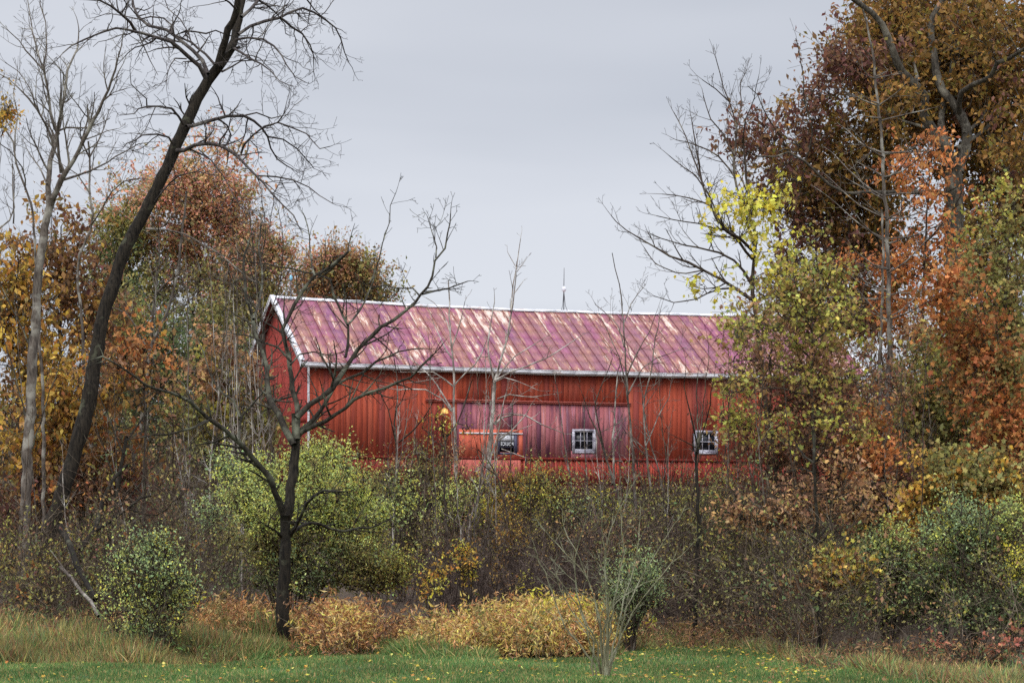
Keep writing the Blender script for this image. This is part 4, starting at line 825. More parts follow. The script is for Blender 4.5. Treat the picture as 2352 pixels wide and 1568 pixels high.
    tree('half_bare_tree', 'tall tree with bare upswept top and bright yellow leaf sprays, before the barn roof end', 'tree', (t[0][0], d), tr, BARK_BROWN, limbs, (3.6, .4, 1.2, 2, 'fine', .08),
         [(1695, 470, 65, 34, d - 1, 13, 'yellow'), (1740, 500, 55, 50, d - 1, 16, 'yellow'), (1690, 540, 50, 40, d, 5, 'yellow'), (1780, 580, 40, 50, d - 1, 7, 'yellow'), (1640, 660, 50, 40, d, 4, 'yellow'), (1800, 440, 20, 12, d, 3, 'yellow'), (1790, 640, 30, 40, d - 1, 6, 'yellow')], Lf('maple', .17, 8, .24, droop=1.4, upn=.3))
    # yellow green maple saplings in front of the barn's right end
    d = 57.0
    t = Zm(*D1, [(940, 1560), (930, 1250), (922, 900), (930, 500), (930, 330)])
    tr = [limb(grounded(t, d), d, d, 6.5, 1.4, 9)]
    br = [lb(D1, p, d, d + R.uniform(-1.5, 1.5), 2.2, .8) for p in ([(922, 900), (800, 760), (680, 690), (560, 640)], [(925, 800), (1050, 690), (1200, 640), (1380, 600)], [(928, 700), (800, 560), (680, 430)], [(930, 560), (1000, 440), (1060, 300)], [(925, 1000), (760, 960), (500, 900), (330, 940)], [(930, 1150), (800, 1120), (640, 1090), (400, 1120)], [(930, 1080), (1100, 1000), (1230, 960)], [(925, 660), (840, 480), (800, 330)])]
    tree('yellow_green_maple', 'slender young maple with scattered yellow green leaves over the right end of the barn', 'tree', (t[0][0], d), tr, BARK_BROWN, br, (2.0, .3, .8, 1, 'bare', .15),
         [(1790, 665, 60, 44, d, 9, 'ygreen'), (1850, 680, 90, 60, d, 11, 'ygreen'), (1760, 740, 80, 50, d, 12, 'olive'), (1700, 755, 40, 22, d - 1, 10, 'ygreen'), (1840, 780, 110, 60, d, 18, 'ygreen'), (1830, 760, 120, 80, d + 1, 24, 'tan'), (1930, 730, 70, 70, d, 18, 'ygreen'), (1860, 850, 110, 50, d, 18, 'tan'), (1890, 880, 110, 50, d, 14, 'ygreen'), (1690, 890, 40, 20, d - 1, 8, 'ygreen'), (1680, 950, 34, 18, d - 1, 5, 'ygreen'), (1790, 1000, 60, 26, d - 1, 12, 'ygreen'), (1930, 970, 70, 26, d - 1, 12, 'ygreen'), (1880, 600, 60, 40, d, 12, 'ygreen')], Lf('maple', .125, 15, .25, droop=.7, upn=.9))
    # brown beech behind it, clinging leaves
    d = 60.0
    t = [(1788, 1180), (1775, 1040), (1768, 900), (1772, 780)]
    tr = [limb(grounded(t, d), d, d, 7, 2, 9)]
    br = [limb(p, d, d + R.uniform(-1.5, 1.5), 2.2, .8) for p in ([(1776, 1050), (1720, 990), (1660, 960)], [(1770, 950), (1850, 900), (1960, 880)], [(1770, 900), (1720, 860), (1680, 840)], [(1780, 1120), (1860, 1060), (1960, 1030)], [(1785, 1160), (1740, 1120), (1690, 1100)])]
    tree('brown_leaf_tree', 'young beech clothed in dull dark brown leaves hiding the right end of the barn wall', 'tree', (1788, d), tr, BARK_BROWN, br, (2.4, .3, 1.0, 2, 'bare', .1),
         [(1800, 880, 110, 60, d, 42, 'brown'), (1900, 900, 100, 70, d, 50, 'brown'), (1820, 990, 110, 90, d, 60, 'brown'), (1930, 1010, 90, 90, d + 1, 50, 'brown'), (1760, 1060, 80, 70, d, 26, 'brown'), (1870, 1100, 110, 70, d, 54, 'brown'), (1985, 860, 60, 60, d, 24, 'maroon'), (1700, 1000, 40, 60, d, 10, 'tan'), (1760, 830, 60, 30, d, 14, 'brown')], Lf('simple', .13, 16, .25, droop=.9, upn=.4, gap=.1))
    d = 49.5
    t = Zm(*D2, [(980, 1400), (972, 1100), (970, 900), (965, 600), (955, 400), (942, 150), (945, 80)]) + Zm(*D1, [(935, 1500), (928, 1380)])
    tr = [limb(grounded(t, d), d, d, 7.2, 2.6, 10)]
    br = [lb(D2, p, d, d + R.uniform(-1, 1), a, .9) for p, a in (([(960, 610), (860, 550), (720, 510), (600, 490)], 2.6), ([(968, 600), (1040, 490)], 2.2), ([(940, 90), (880, 50), (835, -10), (820, -60)], 3), ([(948, 80), (1010, 20), (1020, -60)], 2.4), ([(970, 640), (1050, 560), (1150, 540)], 2), ([(972, 850), (920, 840), (860, 860)], 2), ([(720, 510), (560, 540), (400, 540)], 1.8), ([(945, 160), (860, 130), (760, 150)], 1.6))]
    tree('tan_leaf_sapling', 'slender dark tree at the lawn edge holding flat sprays of tan leaves', 'tree', (t[0][0], d), tr, BARK_DARK, br, (2.2, .25, .7, 1, 'bare', .15),
         [(1740, 1185, 80, 20, d, 30, 'tan'), (1790, 1195, 60, 16, d, 18, 'tan'), (1900, 1160, 90, 30, d + 1, 24, 'tan'), (1990, 1180, 60, 50, d + 1, 18, 'tan'), (1830, 1120, 60, 24, d + 1, 12, 'brown'), (1810, 1340, 50, 16, d, 6, 'brown'), (1950, 1080, 60, 40, d, 12, 'tan')], Lf('oak', .13, 11, .17, droop=.5, upn=1.0))
    # mixed maples of the right hand wood
    def mp(label, px, d, top, bl, kind='maple', size=.135, per=19, spread=.27, r=5, bk=BARK_BROWN, name='maple_tree', lean=0, gap=.08, nb=5):
        t = [(px, gpy(px, d) + 6), (px + lean * .3 + R.uniform(-6, 6), top + (gpy(px, d) - top) * .6), (px + lean, top + (gpy(px, d) - top) * .25), (px + lean * 1.2, top)]
        tr = limb(t, d, d, r, r * .25, 9); br = []
        for i in range(nb):
            b = bl[i % len(bl)]; k = min(len(tr[0]) - 2, int(len(tr[0]) * R.uniform(.45, .85))); q = tr[0][k]; sx, sy = q[0] / d * F + CX, HY - (q[2] - CZ) / d * F
            br.append(limb([(sx, sy), ((sx + b[0]) / 2, (sy + b[1]) / 2 + 12), (b[0] + R.uniform(-.5, .5) * b[2], b[1] - b[3] * .3)], d, b[4], r * .4, .8, 6))
        return tree(name, label, 'tree', (px, d), [tr], bk, br, (1.5, .3, .8, 1, 'bare', .3), bl, Lf(kind, size, per, spread, droop=.7, upn=.8, gap=gap))
    d = 68.0
    mp('olive yellow maple with broad mixed crown right of the whorled bare tree, below the oak', 2130, d, 840, [(2130, 870, 90, 70, d, 40, 'olive'), (2170, 950, 110, 90, d, 70, 'olive'), (2080, 1000, 90, 70, d, 36, 'ygreen'), (2200, 1060, 100, 80, d, 54, 'olive'), (2080, 1090, 90, 50, d, 26, 'tan'), (2120, 960, 110, 120, d + 1, 40, 'rust'), (2230, 800, 60, 50, d + 1, 20, 'olive'), (2130, 780, 60, 40, d + 1, 16, 'tan')])
    d = 63.0
    mp('rust orange maple against the right edge with a flame coloured crown', 2290, d, 700, [(2230, 720, 60, 80, d, 30, 'rust'), (2280, 830, 80, 60, d, 34, 'rust'), (2320, 900, 60, 70, d, 30, 'olive'), (2250, 900, 80, 60, d, 40, 'rust'), (2310, 1060, 70, 80, d - 1, 56, 'rust'), (2340, 980, 40, 60, d - 1, 30, 'orange'), (2180, 690, 40, 50, d, 16, 'orange')], size=.15)
    d = 66.0
    mp('green and yellow leaved maple in the right corner under the oak limb', 2310, d, 440, [(2300, 480, 60, 50, d, 13, 'ygreen'), (2270, 590, 70, 60, d, 22, 'olive'), (2320, 660, 50, 80, d, 26, 'olive'), (2240, 680, 60, 50, d, 18, 'olive'), (2330, 780, 40, 60, d, 24, 'olive'), (2190, 760, 60, 60, d, 22, 'ygreen')])
    d = 55.0
    mp('low golden olive maple with dark stem standing behind the blue green shrubs', 2175, d, 1040, [(2140, 1130, 70, 50, d, 22, 'gold'), (2200, 1090, 80, 50, d, 34, 'olive'), (2250, 1130, 80, 50, d, 40, 'olive'), (2160, 1210, 40, 50, d, 20, 'gold'), (2110, 1180, 40, 40, d, 18, 'gold'), (2290, 1150, 50, 40, d, 20, 'gold')], r=6, bk=BARK_DARK)
    d = 58.0
    mp('red brown oak sapling thick with dark leaves between the beech and the olive maple', 2010, d, 1010, [(2010, 1090, 80, 60, d, 44, 'brown'), (2030, 1170, 80, 60, d, 50, 'maroon'), (1980, 1030, 50, 50, d, 24, 'rust'), (2090, 1150, 50, 60, d, 22, 'brown'), (2000, 1060, 60, 30, d - 1, 14, 'orange')], kind='oak', size=.15)
    d = 47.5
    mp('small bushy maple with yellow green leaves turning orange at the lawn edge', 1960, d, 1260, [(1925, 1290, 46, 30, d, 36, 'ygreen'), (1935, 1310, 50, 26, d, 26, 'gold'), (1900, 1330, 24, 22, d, 10, 'tan'), (1975, 1290, 30, 30, d, 14, 'ygreen')], size=.11, per=12, spread=.13, r=2.2)
right_trees()

# ------------------------------------------------------------------ trees on the left and behind the barn
def left_trees():
    def far(label, px, d, trk, bl, size=.24, per=24, spread=.5, name='maple_tree', kind='simple', gap=.12, bk=BARK_BROWN, r=8):
        t = limb([(px, gpy(px, d) + 4), (px + 4, trk + (gpy(px, d) - trk) * .5), (px + R.uniform(-10, 10), trk)], d, d, r, 2, 8); br = []
        for b in bl[:6]:
            q = t[0][int(len(t[0]) * R.uniform(.35, .7))]; sx, sy = q[0] / d * F + CX, HY - (q[2] - CZ) / d * F
            br.append(limb([(sx, sy), ((sx + b[0]) / 2, (sy + b[1]) / 2), (b[0], b[1])], d, b[4], r * .35, .8, 6))
        return tree(name, label, 'tree', (px, d), [t], bk, br, (.5, .8, 1.8, 1, 'bare', .3), bl, Lf(kind, size, per, spread, droop=.4, upn=.8, gap=gap, twr=.018))
    d = 122.0
    far('tall russet crowned maple behind the barn, rounded red top left of the gable', 455, d, 470, [(430, 430, 80, 66, d, 72, 'russet'), (500, 440, 66, 74, d, 72, 'russet'), (540, 560, 60, 110, d, 72, 'russet'), (380, 520, 80, 100, d, 72, 'russet'), (460, 560, 110, 90, d + 1, 80, 'russet'), (400, 680, 140, 100, d, 104, 'olive'), (540, 700, 80, 90, d, 48, 'olive'), (580, 620, 50, 70, d, 28, 'russet')])
    far('yellow green tree behind the leaning trunk, left of the russet maple', 290, d + 2, 540, [(300, 560, 70, 80, d, 56, 'olive'), (260, 600, 60, 80, d, 44, 'olive'), (310, 660, 90, 90, d, 64, 'darkgreen'), (240, 700, 60, 90, d, 35, 'olive'), (300, 520, 50, 30, d, 12, 'ygreen')])
    far('round tree with russet and olive leaves rising over the barn ridge', 790, d + 8, 620, [(755, 618, 46, 40, d + 8, 46, 'russet'), (800, 610, 46, 40, d + 8, 50, 'tan'), (835, 645, 46, 44, d + 8, 56, 'olive'), (720, 660, 40, 40, d + 8, 30, 'russet'), (790, 670, 80, 36, d + 8, 56, 'tan'), (880, 685, 24, 16, d + 8, 12, 'olive')])
    far('thin russet topped tree rising just left of the barn gable peak', 610, d - 2, 560, [(610, 590, 44, 50, d - 2, 34, 'russet'), (640, 600, 30, 40, d - 2, 16, 'russet'), (600, 680, 50, 70, d - 2, 40, 'olive'), (560, 760, 60, 70, d - 2, 36, 'olive'), (620, 730, 30, 50, d - 2, 14, 'olive')])
    d = 110.0
    far('grey green evergreen mass of a tree low behind the grey bare tree', 400, d, 760, [(350, 800, 80, 80, d, 60, 'darkgreen'), (440, 830, 80, 80, d, 66, 'darkgreen'), (400, 920, 110, 80, d, 90, 'darkgreen'), (520, 850, 60, 90, d, 50, 'darkgreen'), (300, 880, 60, 80, d, 40, 'olive'), (450, 1010, 120, 70, d, 80, 'darkgreen'), (310, 740, 60, 70, d, 34, 'olive'), (500, 760, 60, 60, d, 28, 'olive')], gap=.15)
    def near(label, px, d, trk, bl, kind, size, per, spread, r=5, lean=0, name='maple_tree', bk=BARK_BROWN, gap=.08):
        t = limb([(px, gpy(px, d) + 6), (px + lean * .4 + R.uniform(-6, 6), trk + (gpy(px, d) - trk) * .55), (px + lean, trk)], d, d, r, 1.4, 8); br = []
        for b in bl:
            q = t[0][int(len(t[0]) * R.uniform(.35, .8))]; sx, sy = q[0] / d * F + CX, HY - (q[2] - CZ) / d * F
            br.append(limb([(sx, sy), ((sx + b[0]) / 2, (sy + b[1]) / 2 + 10), (b[0] + R.uniform(-.3, .3) * b[2], b[1])], d, b[4], r * .35, .8, 6))
        return tree(name, label, 'tree', (px, d), [t], bk, br, (1.2, .4, 1.0, 1, 'bare', .3), bl, Lf(kind, size, per, spread, droop=1.0, upn=.5, gap=gap))
    d = 70.0
    near('red brown leaved tree behind the pale forked tree, top of the left leaf mass', 140, d, 520, [(130, 540, 60, 60, d, 18, 'leftgold'), (80, 590, 60, 40, d, 15, 'brown'), (190, 600, 60, 70, d, 24, 'brown'), (150, 680, 90, 70, d, 36, 'leftgold'), (220, 720, 60, 70, d, 24, 'brown'), (230, 800, 50, 70, d, 18, 'leftgold'), (120, 480, 34, 30, d, 4, 'maroon')], 'simple', .24, 12, .32)
    near('golden leaved tree at the left edge behind the pale trunk', 40, d - 2, 600, [(30, 640, 60, 60, d - 2, 24, 'gold'), (60, 720, 80, 70, d - 2, 36, 'leftgold'), (20, 780, 50, 80, d - 2, 24, 'gold'), (90, 820, 80, 60, d - 2, 30, 'gold'), (50, 900, 80, 60, d - 2, 30, 'leftgold')], 'simple', .24, 12, .32)
    near('orange gold hickory low behind the leaning trunk', 180, d - 4, 860, [(150, 900, 90, 60, d - 4, 30, 'gold'), (130, 970, 100, 60, d - 4, 33, 'leftgold'), (230, 930, 60, 60, d - 4, 18, 'leftgold'), (60, 1000, 70, 60, d - 4, 24, 'gold'), (180, 1050, 80, 60, d - 4, 24, 'leftgold'), (270, 1060, 60, 60, d - 4, 21, 'rust'), (60, 1090, 80, 50, d - 4, 18, 'rust'), (250, 860, 50, 60, d - 4, 9, 'tan')], 'simple', .23, 12, .3)
    near('sparse orange leaved sapling hanging over the grey tree, right of the leaning trunk', 330, d - 6, 800, [(330, 830, 50, 40, d - 6, 12, 'orange'), (380, 870, 60, 36, d - 6, 16, 'tan'), (280, 780, 40, 50, d - 6, 10, 'orange'), (350, 760, 50, 50, d - 6, 7, 'orange'), (260, 830, 40, 40, d - 6, 9, 'tan'), (330, 920, 60, 40, d - 6, 12, 'leftgold')], 'oak', .2, 7, .22, 3.4)
    near('yellow brown leaved maple left of the barn gable wall', 540, 88, 800, [(480, 880, 60, 60, 88, 40, 'tan'), (540, 930, 60, 60, 88, 46, 'ygreen'), (450, 960, 60, 50, 88, 30, 'olive'), (560, 1010, 60, 50, 88, 40, 'olive'), (500, 820, 40, 40, 88, 16, 'tan'), (600, 960, 36, 50, 88, 22, 'olive'), (590, 880, 34, 50, 88, 16, 'tan')], 'maple', .19, 16, .3)
    near('thin yellow leaved sapling poking in at the left edge high beside the bare stems', -40, 62, 180, [(6, 240, 14, 40, 62, 10, 'gold'), (12, 275, 20, 24, 62, 8, 'gold')], 'simple', .14, 8, .16, 3)
    near('dark maroon and rust leaved bush tree under the leaning trunk', 90, 66, 1040, [(60, 1120, 90, 50, 66, 40, 'maroon'), (200, 1120, 90, 60, 66, 44, 'brown'), (300, 1110, 60, 50, 66, 26, 'maroon'), (20, 1180, 50, 40, 66, 16, 'maroon')], 'simple', .17, 12, .28, 3)
    d = 86.0
    t = [(640, gpy(640, d) + 5), (625, 1040), (612, 860), (600, 720), (585, 600), (575, 500)]
    tr = limb(t, d, d, 4.5, 1.2, 8); br = [limb(p, d, d + R.uniform(-2, 2), 1.8, .7, 6) for p in ([(612, 860), (580, 760), (540, 690), (520, 600)], [(605, 760), (640, 660), (650, 560), (640, 480)], [(595, 680), (560, 580), (520, 500)], [(618, 940), (570, 880), (520, 840)], [(610, 830), (650, 780), (690, 700), (700, 640)], [(590, 620), (610, 540), (600, 450)], [(622, 1000), (660, 920), (670, 840)], [(600, 720), (550, 660), (480, 640), (420, 650)])]
    tree('twiggy_tree', 'densely twigged brown bare tree standing in front of the barn gable', 'tree', (640, d), [tr], BARK_BROWN, br, (6.0, .6, 1.8, 2, 'droop', .05), tshoots=(4.0, .5, 1.6, 2, 'droop', .2))
    # plain dark trunks standing in the shade of the left wood
    for px, d, lean, top, r, lab in ((232, 63, 60, 1000, 8, 'dark curved trunk leaning right behind the leaning tree, low on the left'), (52, 61, 18, 760, 7, 'dark trunk close beside the pale forked tree at the left edge'), (95, 72, 4, 820, 5, 'dark straight trunk between the pale tree and the leaning tree'), (205, 74, 22, 960, 5, 'dark slim trunk just right of the foot of the leaning tree'), (490, 84, 4, 1000, 4, 'dark straight trunk in front of the yellow brown maple by the gable')):
        gy = gpy(px, d); tr = limb([(px, gy + 6), (px + lean * .25, gy + (top - gy) * .35), (px + lean * .7, gy + (top - gy) * .75), (px + lean, top)], d, d, r, r * .5, 9)
        br = [limb([tuple(((tr[0][k][0]) / d * F + CX, HY - (tr[0][k][2] - CZ) / d * F)), (px + lean + s * 70, top + dy)], d, d + 1, r * .3, .9, 6) for k, s, dy in ((len(tr[0]) // 2, 1, 60), (len(tr[0]) * 2 // 3, -1, -20), (len(tr[0]) - 2, 1, -90), (len(tr[0]) - 3, -1, -110))]
        tree('dark_tree', lab, 'tree', (px, d), [tr], BARK_DARK, br, (1.6, .4, 1.2, 2, 'bare', .1))
left_trees()

# ------------------------------------------------------------------ shrubs
def shrubs():
    d = 53.5
    SY = Lf('simple', .075, 26, .17, droop=-.1, upn=.9)
    shrub('willow_shrub', 'big rounded shrub of small pale yellow green leaves directly behind the black trunk', 'shrub', (660, d),
          [(720, 1110, 90, 60, d + 2, 110, 'shrubyel'), (600, 1150, 100, 66, d + 1, 110, 'shrubyel'), (790, 1170, 80, 70, d + 1, 110, 'shrubyel'), (540, 1140, 60, 60, d + 2, 60, 'bluegreen'), (700, 1200, 120, 70, d, 130, 'shrubyel'), (840, 1210, 50, 60, d + 1, 50, 'shrubyel'), (640, 1260, 150, 60, d, 110, 'olive'), (800, 1290, 110, 70, d, 110, 'olive'), (890, 1320, 60, 50, d, 50, 'ygreen'), (700, 1340, 150, 50, d, 80, 'darkgreen')], SY, stems=16)
    shrub('privet_shrub', 'blue green shrub with upright sprays and some yellow leaves at the left lawn edge', 'shrub', (335, 47.5),
          [(345, 1315, 46, 44, 47.5, 30, 'bluegreen'), (300, 1370, 56, 44, 47.5, 26, 'shrubyel'), (395, 1375, 50, 44, 47.5, 28, 'bluegreen'), (350, 1425, 100, 40, 47.5, 40, 'shrubyel'), (340, 1300, 24, 34, 47.5, 20, 'bluegreen'), (390, 1400, 40, 30, 47.3, 14, 'yellow'), (340, 1480, 70, 30, 47, 36, 'darkgreen')], Lf('simple', .07, 13, .15, droop=-.5, upn=.5, upt=1.1), stems=20)
    shrub('yellow_shrub', 'yellow leaved shrub in the middle, directly below the police window', 'shrub', (1165, 72.0),
          [(1170, 1130, 70, 36, 72, 70, 'gold'), (1120, 1150, 60, 40, 72, 50, 'shrubyel'), (1230, 1140, 40, 36, 72, 24, 'shrubyel'), (1210, 1160, 60, 50, 72, 70, 'ygreen'), (1080, 1190, 50, 30, 71, 40, 'yellow'), (1170, 1210, 90, 40, 71, 80, 'gold'), (1240, 1200, 40, 50, 72, 40, 'ygreen')], Lf('simple', .085, 14, .2, droop=.3), stems=12)
    shrub('tan_shrub', 'dull yellow twiggy shrub between the two thin saplings under the barn door', 'shrub', (985, 78.0),
          [(960, 1080, 60, 40, 78, 50, 'olive'), (1030, 1080, 60, 50, 78, 44, 'tan'), (900, 1090, 40, 30, 78, 30, 'ygreen'), (990, 1140, 90, 50, 77, 60, 'olive'), (900, 1160, 50, 50, 77, 34, 'olive')], Lf('simple', .09, 10, .24), stems=14, bare=(2, .3, .8, 2, 'fine', .2))
    shrub('rusty_shrub', 'thin brownish red shrub against the left barn wall above the pale green shrub', 'shrub', (800, 92.0),
          [(790, 1080, 70, 36, 92, 26, 'rust'), (750, 1060, 40, 30, 92, 12, 'tan'), (840, 1100, 50, 40, 92, 20, 'rust'), (700, 1060, 40, 40, 92, 10, 'ygreen')], Lf('simple', .12, 8, .3), stems=16, bare=(2.4, .5, 1.3, 2, 'fine', .2))
    shrub('green_shrub', 'small green leaved shrub right of the yellow shrub, below the white six pane window', 'shrub', (1300, 68.0),
          [(1280, 1175, 50, 36, 68, 30, 'ygreen'), (1330, 1190, 50, 36, 68, 30, 'bluegreen'), (1280, 1220, 70, 40, 68, 30, 'ygreen'), (1380, 1160, 30, 26, 68, 14, 'yellow'), (1400, 1220, 60, 40, 68, 22, 'olive')], Lf('simple', .09, 8, .2), stems=12, bare=(2, .3, .9, 2, 'fine', .2))
    shrub('green_shrub', 'sparse green shrub at the foot of the barn between the two white windows', 'shrub', (1510, 74.0),
          [(1480, 1180, 60, 30, 74, 30, 'olive'), (1560, 1170, 60, 36, 74, 30, 'ygreen'), (1620, 1170, 40, 36, 74, 18, 'ygreen'), (1520, 1200, 110, 36, 74, 50, 'olive'), (1650, 1100, 40, 36, 74, 10, 'yellow')], Lf('simple', .09, 8, .24), stems=16, bare=(2, .3, .9, 2, 'fine', .2))
    for px, d, lab, bl in ((1420, 80.0, 'olive brush at the barn base under the end of the pink door', [(1400, 1140, 50, 34, 80, 44, 'olive'), (1440, 1180, 60, 40, 79, 44, 'shrubyel')]), (1580, 66.0, 'tall olive green shrub right of centre under the right window', [(1560, 1200, 80, 50, 66, 60, 'olive'), (1620, 1180, 50, 50, 66, 40, 'ygreen'), (1560, 1280, 100, 50, 65, 60, 'olive')]),
                           (1430, 62.0, 'straw coloured brush behind the bare vase shaped shrub', [(1400, 1240, 80, 50, 62, 40, 'tan'), (1450, 1290, 70, 50, 62, 44, 'olive')]), (1660, 60.0, 'dull green brush between the dark bare tree and the tan leaved sapling', [(1660, 1230, 70, 50, 60, 44, 'olive'), (1650, 1330, 80, 50, 59, 44, 'olive'), (1740, 1290, 60, 50, 59, 34, 'darkgreen')]),
                           (920, 66.0, 'yellow green brush right of the big rounded shrub', [(930, 1140, 50, 50, 66, 40, 'shrubyel'), (940, 1220, 50, 50, 66, 36, 'olive')]), (1060, 70.0, 'golden olive brush between the two thin saplings', [(1060, 1150, 50, 50, 70, 46, 'shrubyel'), (1040, 1230, 50, 40, 69, 26, 'tan')])):
        shrub('brush_shrub', lab, 'shrub', (px, d), [(a, b_ + 26, *q) for a, b_, *q in bl], Lf('simple', .085, 13, .24), stems=16, bare=(2, .3, .9, 1, 'fine', .2))
    shrub('feathery_shrub', 'small feathery grey green shrub behind the bare vase shaped shrub', 'shrub', (1450, 49.5),
          [(1445, 1370, 40, 40, 49.5, 34, 'bluegreen'), (1485, 1380, 34, 40, 49.5, 28, 'bluegreen'), (1430, 1420, 34, 34, 49.5, 40, 'bluegreen'), (1480, 1340, 20, 24, 49.5, 20, 'bluegreen')], Lf('lance', .08, 18, .13, droop=-.5, upt=1.2), stems=14)
    shrub('vine_shrub', 'upright yellow leaved vine spray standing before the brown thicket, left one', 'shrub', (1075, 55.0), [(1070, 1280, 20, 20, 55, 12, 'gold'), (1075, 1330, 18, 50, 55, 16, 'gold'), (1060, 1270, 20, 8, 55, 5, 'yellow')], Lf('simple', .085, 9, .09, droop=.6), stems=4)
    shrub('vine_shrub', 'short yellow leaved sapling just left of the vine spray before the brown thicket', 'shrub', (1015, 53.0), [(1010, 1330, 26, 20, 53, 12, 'gold'), (1000, 1355, 26, 10, 53, 8, 'yellow'), (980, 1360, 14, 14, 53, 4, 'gold')], Lf('simple', .1, 7, .1, droop=.5), stems=4)
    shrub('vine_shrub', 'orange yellow leaves climbing the crooked dark sapling in the middle', 'shrub', (1172, 62.0), [(1185, 1230, 26, 36, 62, 18, 'gold'), (1160, 1250, 26, 24, 62, 12, 'gold'), (1150, 1340, 16, 40, 60, 10, 'gold'), (1200, 1350, 12, 30, 58, 8, 'yellow')], Lf('simple', .1, 9, .14, droop=.9), stems=5)
    # right hand shrubs
    B = Lf('simple', .075, 22, .17, droop=-.1, upn=.8)
    shrub('grey_green_shrub', 'broad blue green shrub on the right, left of the golden olive maple', 'shrub', (2040, 51.0), [(2030, 1290, 70, 50, 51, 70, 'bluegreen'), (2090, 1300, 60, 50, 51, 60, 'shrubyel'), (2050, 1250, 50, 30, 51, 34, 'shrubyel'), (1990, 1330, 50, 50, 51, 40, 'olive'), (2080, 1370, 100, 50, 51, 80, 'darkgreen'), (2000, 1400, 70, 40, 51, 34, 'olive')], B, stems=16, bare=(1.6, .3, .8, 1, 'fine', .2))
    shrub('grey_green_shrub', 'tall blue green shrub rising at the right edge with fine pale leaves', 'shrub', (2240, 50.0), [(2190, 1220, 50, 50, 50, 50, 'bluegreen'), (2240, 1260, 70, 60, 50, 80, 'bluegreen'), (2310, 1240, 50, 60, 50, 60, 'shrubyel'), (2300, 1320, 70, 60, 50, 80, 'olive'), (2200, 1330, 70, 60, 50, 70, 'darkgreen'), (2320, 1400, 60, 60, 50, 70, 'darkgreen'), (2340, 1310, 30, 50, 49, 16, 'yellow'), (2220, 1410, 80, 40, 50, 44, 'darkgreen')], B, stems=18, bare=(1.6, .3, .8, 1, 'fine', .2))
    shrub('red_leaf_shrub', 'low shrub with coral red leaves in the bottom right corner', 'shrub', (2230, 44.0), [(2160, 1495, 36, 18, 44, 8, 'red'), (2210, 1520, 44, 20, 44, 8, 'red'), (2280, 1500, 40, 22, 44, 9, 'red'), (2330, 1530, 40, 24, 44, 8, 'red'), (2150, 1530, 30, 14, 44, 5, 'red'), (2250, 1550, 90, 16, 44, 30, 'darkgreen'), (2340, 1470, 20, 20, 44, 4, 'red')], Lf('maple', .1, 7, .1, droop=.2, upn=1), stems=16)
    shrub('leafy_sapling', 'yellow leaved sapling among brown stems between the right barn window and the lawn edge', 'shrub', (1700, 56.0), [(1700, 1300, 50, 50, 56, 24, 'olive'), (1690, 1250, 40, 30, 56, 12, 'ygreen'), (1760, 1240, 60, 40, 56, 20, 'ygreen'), (1780, 1340, 60, 40, 55, 18, 'olive'), (1860, 1280, 50, 50, 56, 18, 'ygreen')], Lf('simple', .085, 8, .18), stems=16, bare=(1.8, .3, .9, 2, 'bare', .2))
    shrub('green_vine', 'yellow green vine leaves climbing the dark broken trunks below the leaning tree', 'shrub', (205, 58.0), [(215, 1270, 20, 50, 58, 14, 'ygreen'), (205, 1330, 24, 24, 57, 10, 'ygreen'), (90, 1310, 30, 40, 57, 12, 'ygreen'), (20, 1290, 24, 30, 57, 12, 'ygreen'), (60, 1360, 40, 30, 55, 12, 'olive')], Lf('simple', .11, 7, .14, droop=.7), stems=10)
    # bare vase shaped shrub at the front of the lawn
    d = 41.0; px = 1385; x = (px - CX) / F * d; b = (x, d, gz(x, d)); o = thing('vase_shrub', 'bare many stemmed vase shaped shrub on the lawn in front of the golden weeds', 'shrub', b)
    st = []
    for p in ([(1378, 1568), (1350, 1500), (1300, 1440), (1260, 1340), (1230, 1270)], [(1386, 1568), (1382, 1480), (1370, 1390), (1340, 1300), (1290, 1200)], [(1390, 1570), (1400, 1470), (1410, 1380), (1430, 1270), (1420, 1130)], [(1392, 1570), (1420, 1470), (1450, 1370), (1500, 1280), (1560, 1190)], [(1385, 1570), (1384, 1500), (1400, 1400), (1480, 1340), (1530, 1325)], [(1380, 1570), (1370, 1480), (1330, 1380), (1320, 1280), (1350, 1180)], [(1388, 1570), (1396, 1440), (1390, 1330), (1400, 1220), (1450, 1120)], [(1390, 1572), (1412, 1480), (1426, 1400), (1460, 1290), (1470, 1190)], [(1370, 1572), (1358, 1530), (1362, 1470), (1310, 1400), (1280, 1330)], [(1384, 1572), (1378, 1440), (1350, 1330), (1300, 1270), (1250, 1220)], [(1388, 1570), (1400, 1430), (1390, 1290), (1380, 1180)], [(1390, 1572), (1440, 1430), (1520, 1320), (1580, 1260)], [(1383, 1572), (1340, 1420), (1300, 1350), (1260, 1310)]):
        lm = limb([(p[0][0], gpy(px, d) + 5)] + p[1:], d + R.uniform(-.2, .2), d + R.uniform(-1.2, 1.2), 2.6, .8, 6)
        wood('stem', [lm] + sprout(lm, 5, .2, .7, 2, 'fine', .2), BARK_OLIVE, o, b)
shrubs()

# ------------------------------------------------------------------ undergrowth, weeds, grass
def interp(tab, x):
    return float(np.interp(x, [a for a, _ in tab], [b for _, b in tab]))
EDGE = [(-50, 1532), (350, 1528), (640, 1505), (860, 1500), (950, 1512), (1100, 1518), (1390, 1512), (1480, 1492), (1600, 1482), (1720, 1500), (1850, 1530), (1990, 1556), (2400, 1600)]
def edge_d(px): return (CZ) * F / (interp(EDGE, px) - HY)

